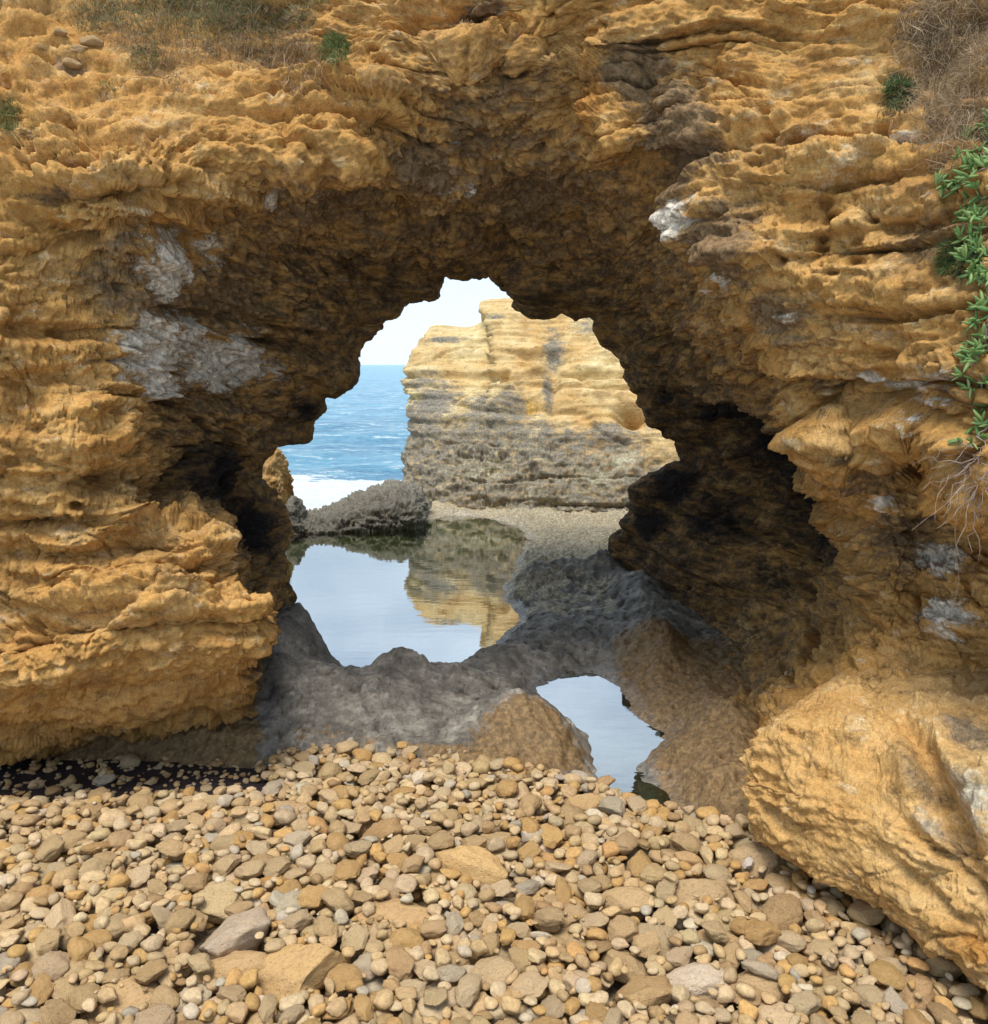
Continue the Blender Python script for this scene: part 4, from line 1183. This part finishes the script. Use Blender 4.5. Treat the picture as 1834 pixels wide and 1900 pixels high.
def strands(P, Dr, L, W, bend, tint, levels=4, curl=0.0):
    """thin tapering blades as ribbons: P base, Dr direction, L length, W width, bend vector"""
    n = len(P)
    Dr = Dr / np.linalg.norm(Dr, axis=1)[:, None]
    side = np.cross(Dr, rp_.normal(size=(n, 3)))
    side /= np.maximum(np.linalg.norm(side, axis=1)[:, None], 1e-6)
    V = []
    w1, w2 = rp_.normal(size=(n, 3)), rp_.normal(size=(n, 3))
    for k in range(levels):
        t_ = k / (levels - 1)
        c = P + Dr * (L * t_)[:, None] + bend * (L * t_ * t_)[:, None]
        if curl: c = c + (L * curl * math.sin(t_ * 3.1))[:, None] * w1 + (L * curl * math.sin(t_ * 6.2) * .6)[:, None] * w2
        ww = (W * (1 - 0.85 * t_))[:, None] * side
        V += [c - ww, c + ww]
    V = np.stack(V, 1)                    # n, 2*levels, 3
    base = (np.arange(n) * 2 * levels)[:, None]
    F = np.concatenate([base + np.array([2 * k, 2 * k + 1, 2 * k + 3, 2 * k + 2])[None] for k in range(levels - 1)], 0)
    return V.reshape(-1, 3), F, np.repeat(tint, 2 * levels, axis=0)

def leaf_material(name, rough=0.6, trans=0.25):
    t = NT(name)
    c = t.attr('tint', 'Color')
    c = t.mix(0.6, c, t.ramp(t.noise(30, 3, 0.6), [(0.3, 0.7), (0.7, 1.25)]), 'MULTIPLY')
    t.principled(c, rough, 0.25)
    pr = [n for n in t.n if n.type == 'BSDF_PRINCIPLED'][0]
    tl = t.n.new('ShaderNodeBsdfTranslucent')
    t.link(c, tl.inputs['Color'])
    ms = t.n.new('ShaderNodeMixShader')
    ms.inputs[0].default_value = trans
    t.link(pr.outputs[0], ms.inputs[1]); t.link(tl.outputs[0], ms.inputs[2])
    t.link(ms.outputs[0], t.out.inputs['Surface'])
    return t.m
M['blade'] = leaf_material('grass_blades')

def tints(n, cols, probs, jit=0.18):
    k = rp_.choice(len(cols), size=n, p=np.array(probs) / sum(probs))
    return np.clip(np.array(cols)[k] * (1 + rp_.normal(size=(n, 1)) * jit), 0.004, 0.8)

GREEN = [(0.12, 0.165, 0.05), (0.20, 0.23, 0.085), (0.30, 0.26, 0.12)]
DRY = [(0.30, 0.20, 0.11), (0.42, 0.31, 0.18), (0.20, 0.12, 0.07), (0.50, 0.39, 0.25)]

def build(name, parts, mat, **kw):
    V = np.concatenate([p[0] for p in parts]); off = np.cumsum([0] + [len(p[0]) for p in parts[:-1]])
    F = np.concatenate([p[1] + o_ for p, o_ in zip(parts, off)])
    me_ = mesh_from(name, V, F)
    add_color(me_, 'tint', np.concatenate([p[2] for p in parts]))
    return obj(name, me_, mat, **kw)

def tufts(spots, cols, probs, L, W, up=(0, 0, 0.6), droop=-0.5, curl=0.0, levels=4):
    parts = []
    for x, y, rx, ry, n in spots:
        P, Nn = pick(x, y, rx, ry, n)
        if not len(P): continue
        D_ = Nn * 0.7 + np.array(up) + rp_.normal(size=P.shape) * 0.55
        bend = np.zeros_like(P); bend[:, 2] = droop * rp_.uniform(0.2, 1.2, len(P))
        l_ = L * rp_.uniform(0.45, 1.25, len(P))
        parts.append(strands(P - Nn * 0.01, D_, l_, np.full(len(P), W) * rp_.uniform(.6, 1.3, len(P)), bend, tints(len(P), cols, probs), levels, curl))
    return parts

# grass and dry stems along the upper left ledge
g1 = tufts([(330, 25, 190, 45, 7000), (480, 35, 110, 30, 3200), (180, 30, 60, 35, 1200), (420, 5, 200, 25, 3600)], GREEN + DRY, [2, 3, 3, 3, 3, 1.5, 2], 0.085, 0.0024)
build('grass', g1, M['blade'], label='short green and straw coloured grass along the upper left ledge', kind='stuff')
g2 = tufts([(480, 85, 110, 45, 2600), (330, 90, 90, 35, 1500), (560, 110, 50, 70, 1300), (250, 70, 60, 30, 700), (300, 135, 50, 28, 500), (340, 155, 30, 25, 260)], DRY + GREEN[:1], [3, 2, 3, 1, 1], 0.10, 0.0018, (0, 0, 0.1), -1.1, 0.12, 5)
build('dry_grass', g2, M['blade'], label='brown dead grass and roots hanging over the upper left ledge', kind='stuff')
g3 = tufts([(1760, 120, 100, 150, 4200), (1800, 60, 90, 110, 2500), (1720, 40, 60, 60, 1000), (1760, 240, 60, 70, 1300), (1820, 230, 50, 60, 700)], DRY, [2.2, 3, 1.2, 3], 0.13, 0.0014, (0, 0, 0.15), -0.6, 0.22, 5)
build('dry_scrub', g3, M['blade'], label='tangled mat of dry brown scrub at the upper right of the cliff', kind='stuff')

def shrub(x, y, rx, ry, n, cols, probs, L, label, cat='plant', name='cliff_plant', droop=-0.4, W=0.0026):
    root = bpy.data.objects.new(name, None)
    col.objects.link(root)
    c, nn = pick(x, y, 6, 6, 1)
    root.location = c[0] if len(c) else (0, 6, 4)
    tag(root, label, cat)
    bpy.context.view_layer.update()
    inv = np.array(root.location)
    parts = tufts([(x, y, rx, ry, n)], cols, probs, L, W, (0, 0, 0.35), droop)
    parts = [(V - inv, F, T_) for V, F, T_ in parts]
    build('foliage', parts, M['blade'], parent=root, kind='stuff')
    P, Nn = pick(x, y + ry * 0.5, rx * 0.5, ry * 0.5, 26)
    D_ = Nn * 0.4 + rp_.normal(size=P.shape) * 0.5
    bd = np.zeros_like(P); bd[:, 2] = -0.9
    st = strands(P, D_, np.full(len(P), L * 1.3), np.full(len(P), 0.0022), bd, tints(len(P), DRY, [2, 1, 3, 1]), 5, 0.1)
    build('dry_stalks', [(st[0] - inv, st[1], st[2])], M['blade'], parent=root, kind='stuff')
    return root
shrub(622, 92, 27, 32, 1800, GREEN, [4, 2, 0.5], 0.075, 'round green cliff plant growing at the end of the upper left grass')
shrub(270, 108, 34, 30, 620, GREEN + DRY[:1], [3, 2, 1, 2], 0.06, 'grey green cliff plant below the upper left grass')
shrub(195, 163, 30, 14, 260, GREEN + DRY[:1], [3, 1, 1, 2], 0.05, 'small dark cliff plant beneath the loose ledge stones')
shrub(14, 215, 24, 34, 520, GREEN + DRY[:1], [3, 2, 1, 1], 0.09, 'grassy green tuft at the far left edge of the cliff')
shrub(60, 245, 22, 10, 130, GREEN + DRY, [3, 1, 1, 2, 1, 1, 1], 0.05, 'tiny dark tuft right of the grassy tuft at the left edge')
shrub(1668, 172, 27, 34, 2000, [(0.09, 0.15, 0.05), (0.13, 0.19, 0.075), (0.06, 0.10, 0.035)], [2, 2, 1], 0.06, 'bushy green cliff plant under the dry scrub')
shrub(1655, 205, 34, 22, 240, DRY + GREEN[:1], [2, 1, 3, 1, 2], 0.06, 'dry brown tuft at the foot of the bushy green plant')
shrub(1782, 482, 46, 38, 3000, [(0.075, 0.115, 0.035), (0.10, 0.145, 0.05), (0.14, 0.16, 0.07)], [3, 2, 1], 0.05, 'dark green mossy cushion beside the succulent')
shrub(860, 38, 30, 12, 120, DRY, [2, 1, 3, 1], 0.05, 'dead roots under the top central overhang', 'roots', 'dead_roots')

# succulent hanging down the right edge: every fleshy leaf a part
t = NT('succulent_leaf')
oi = t.n.new('ShaderNodeObjectInfo')
c = t.mix(t.ramp(oi.outputs['Random'], [(0.0, 0.0), (1.0, 1.0)]), (0.085, 0.18, 0.045), (0.23, 0.33, 0.11))
c = t.mix(t.ramp(t.noise(2.2, 2, 0.5), [(0.45, 0.0), (0.7, 0.35)]), c, (0.33, 0.36, 0.11))
t.principled(c, 0.42, 0.35, None, Subsurface_Weight=0.08)
M['succulent'] = t.m
t = NT('woody_stem')
c = t.ramp(t.noise(14, 4, 0.7), [(0.35, (0.16, 0.10, 0.07)), (0.65, (0.36, 0.29, 0.24))])
t.principled(c, 0.85, 0.15)
M['stem'] = t.m

def tube(pts, r0, r1, sides=5):
    pts = np.asarray(pts, float)
    n = len(pts)
    tg = np.gradient(pts, axis=0)
    tg /= np.maximum(np.linalg.norm(tg, axis=1)[:, None], 1e-9)
    ref = np.array([0.31, 0.85, 0.42])
    a = np.cross(tg, ref); a /= np.linalg.norm(a, axis=1)[:, None]
    b = np.cross(tg, a)
    th = np.arange(sides) / sides * 2 * math.pi
    r = np.linspace(r0, r1, n)
    V = pts[:, None] + r[:, None, None] * (np.cos(th)[None, :, None] * a[:, None] + np.sin(th)[None, :, None] * b[:, None])
    F = []
    for i in range(n - 1):
        for j in range(sides):
            F.append((i * sides + j, i * sides + (j + 1) % sides, (i + 1) * sides + (j + 1) % sides, (i + 1) * sides + j))
    return V.reshape(-1, 3), np.array(F)

LEAF = []
for i in range(4):
    n = 9
    tt_ = np.linspace(0, 1, n)
    pts = np.stack([0.18 * np.sin(tt_ * 1.6) * (0.4 + 0.3 * i), 0 * tt_, tt_], -1)
    V, F = tube(pts, 1, 1, 6)
    V = V.reshape(n, 6, 3)
    rad = 0.125 * np.array([0.55, 0.85, 1, 1.05, 1.02, 0.95, 0.8, 0.5, 0.06])
    V = pts[:, None] + (V - pts[:, None]) * rad[:, None, None]
    LEAF.append(mesh_from('leaf', V.reshape(-1, 3), F))
    LEAF[-1].materials.append(M['succulent'])

def ice_plant(label, path, shoots, per):
    root = bpy.data.objects.new('succulent_plant', None)
    col.objects.link(root)
    tag(root, label, 'succulent', 'fleshy succulents hanging down the right edge')
    ctr = []
    for x, y, rx, ry, k in path:
        P, Nn = pick(x, y, rx, ry, k)
        ctr += [(p, n_) for p, n_ in zip(P, Nn)]
    base = np.mean([p for p, _ in ctr], 0)
    root.location = base
    stem = sorted([p + n_ * 0.03 for p, n_ in ctr], key=lambda p: -p[2])
    sp = np.array(stem)
    if len(sp) > 4:
        sm = np.array([sp[max(0, i - 3):i + 4].mean(0) for i in range(len(sp))])
        V, F = tube(sm - base, 0.008, 0.004)
        obj('stem', mesh_from('stem', V, F), M['stem'], parent=root)
    for p, n_ in ctr:
        ax = n_ * 0.8 + np.array([0, 0, 0.35]) + rp_.normal(size=3) * 0.45
        ax /= np.linalg.norm(ax)
        p0 = p + n_ * rp_.uniform(0.0, 0.05)
        for j in range(per):
            d = ax * rp_.uniform(0.5, 1.0) + rp_.normal(size=3) * 0.55
            d /= np.linalg.norm(d)
            L = rp_.uniform(0.036, 0.072)
            o = bpy.data.objects.new('leaf', LEAF[int(rp_.integers(4))])
            col.objects.link(o)
            o.parent = root
            q = Vector(d).to_track_quat('Z', 'Y')
            wd = L * rp_.uniform(0.85, 1.2)
            o.matrix_local = Matrix.Translation(Vector(p0 + ax * rp_.uniform(-.01, .035) - base)) @ q.to_matrix().to_4x4() @ Matrix.Rotation(rp_.uniform(0, 6.28), 4, 'Z') @ Matrix.Diagonal((wd, wd, L, 1))
    return root
ice_plant('topmost green succulent spilling from the dry scrub at the right edge', [(1830, 318, 58, 82, 40), (1836, 240, 20, 40, 6), (1752, 338, 22, 8, 2)], 0, 6)
ice_plant('thin trailing green succulent between the two thick clumps', [(1802, 405, 18, 30, 10), (1812, 460, 24, 40, 14), (1830, 510, 22, 20, 8)], 0, 8)
ice_plant('long thick green succulent clump below the mossy cushion', [(1838, 590, 40, 45, 13), (1832, 670, 46, 60, 18), (1838, 760, 42, 60, 14), (1798, 810, 22, 14, 3)], 0, 6)

# dead woody stems under the succulent
root = bpy.data.objects.new('dead_shrub', None)
col.objects.link(root)
tag(root, 'bundle of bleached dead stems hanging below the succulent', 'dead shrub')
Pc, Nc = pick(1815, 860, 40, 55, 90)
base = Pc.mean(0)
root.location = base
for k, (p, n_) in enumerate(zip(Pc, Nc)):
    L = rp_.uniform(0.08, 0.26)
    d = n_ * 0.35 + np.array([rp_.normal() * 0.7 - 0.15, -0.1, -0.35]) + rp_.normal(size=3) * 0.5
    if k < 5: d = np.array([-1.0, -0.15, rp_.uniform(-.3, .25)]); L = rp_.uniform(.2, .34)
    if k == 6: d = np.array([0.0, -0.1, -1.0]); L = 0.55
    d /= np.linalg.norm(d)
    tt_ = np.linspace(0, 1, 8)[:, None]
    wob = np.cumsum(rp_.normal(size=(8, 3)) * 0.018, 0)
    pts = p + n_ * 0.02 + d * L * tt_ + np.array([0, 0, -0.10]) * tt_ ** 2 * L / 0.3 + wob
    V, F = tube(pts - base, rp_.uniform(.0014, .0036), 0.0008)
    obj('stem', mesh_from('stem', V, F), M['stem'], parent=root)
# loose stones resting on the upper left slope
for x, y, r_, k, lab in [(170, 80, 0.085, 'flat', 'flat grey stone on the upper left slope'), (140, 98, 0.075, 'angular', 'brownish stone below the flat grey one on the upper left slope'), (128, 122, 0.075, 'rounded', 'rounded grey stone lowest of three on the upper left slope'), (108, 62, 0.05, 'rounded', 'small pale stone highest on the upper left slope')]:
    P, Nn = pick(x, y, 7, 7, 1)
    if not len(P): continue
    o = bpy.data.objects.new('slope_stone', STONE_ME[k, 2])
    col.objects.link(o)
    o.matrix_world = Matrix.Translation(Vector(P[0] + Nn[0] * 0.005)) @ Matrix.Rotation(0.3, 4, 'Z') @ Matrix.Diagonal((r_, r_ * .8, r_ * .5, 1))
    o.color = (0.44, 0.29, 0.14, 1)
    tag(o, lab, 'stone')
print('done', time.time() - T0)
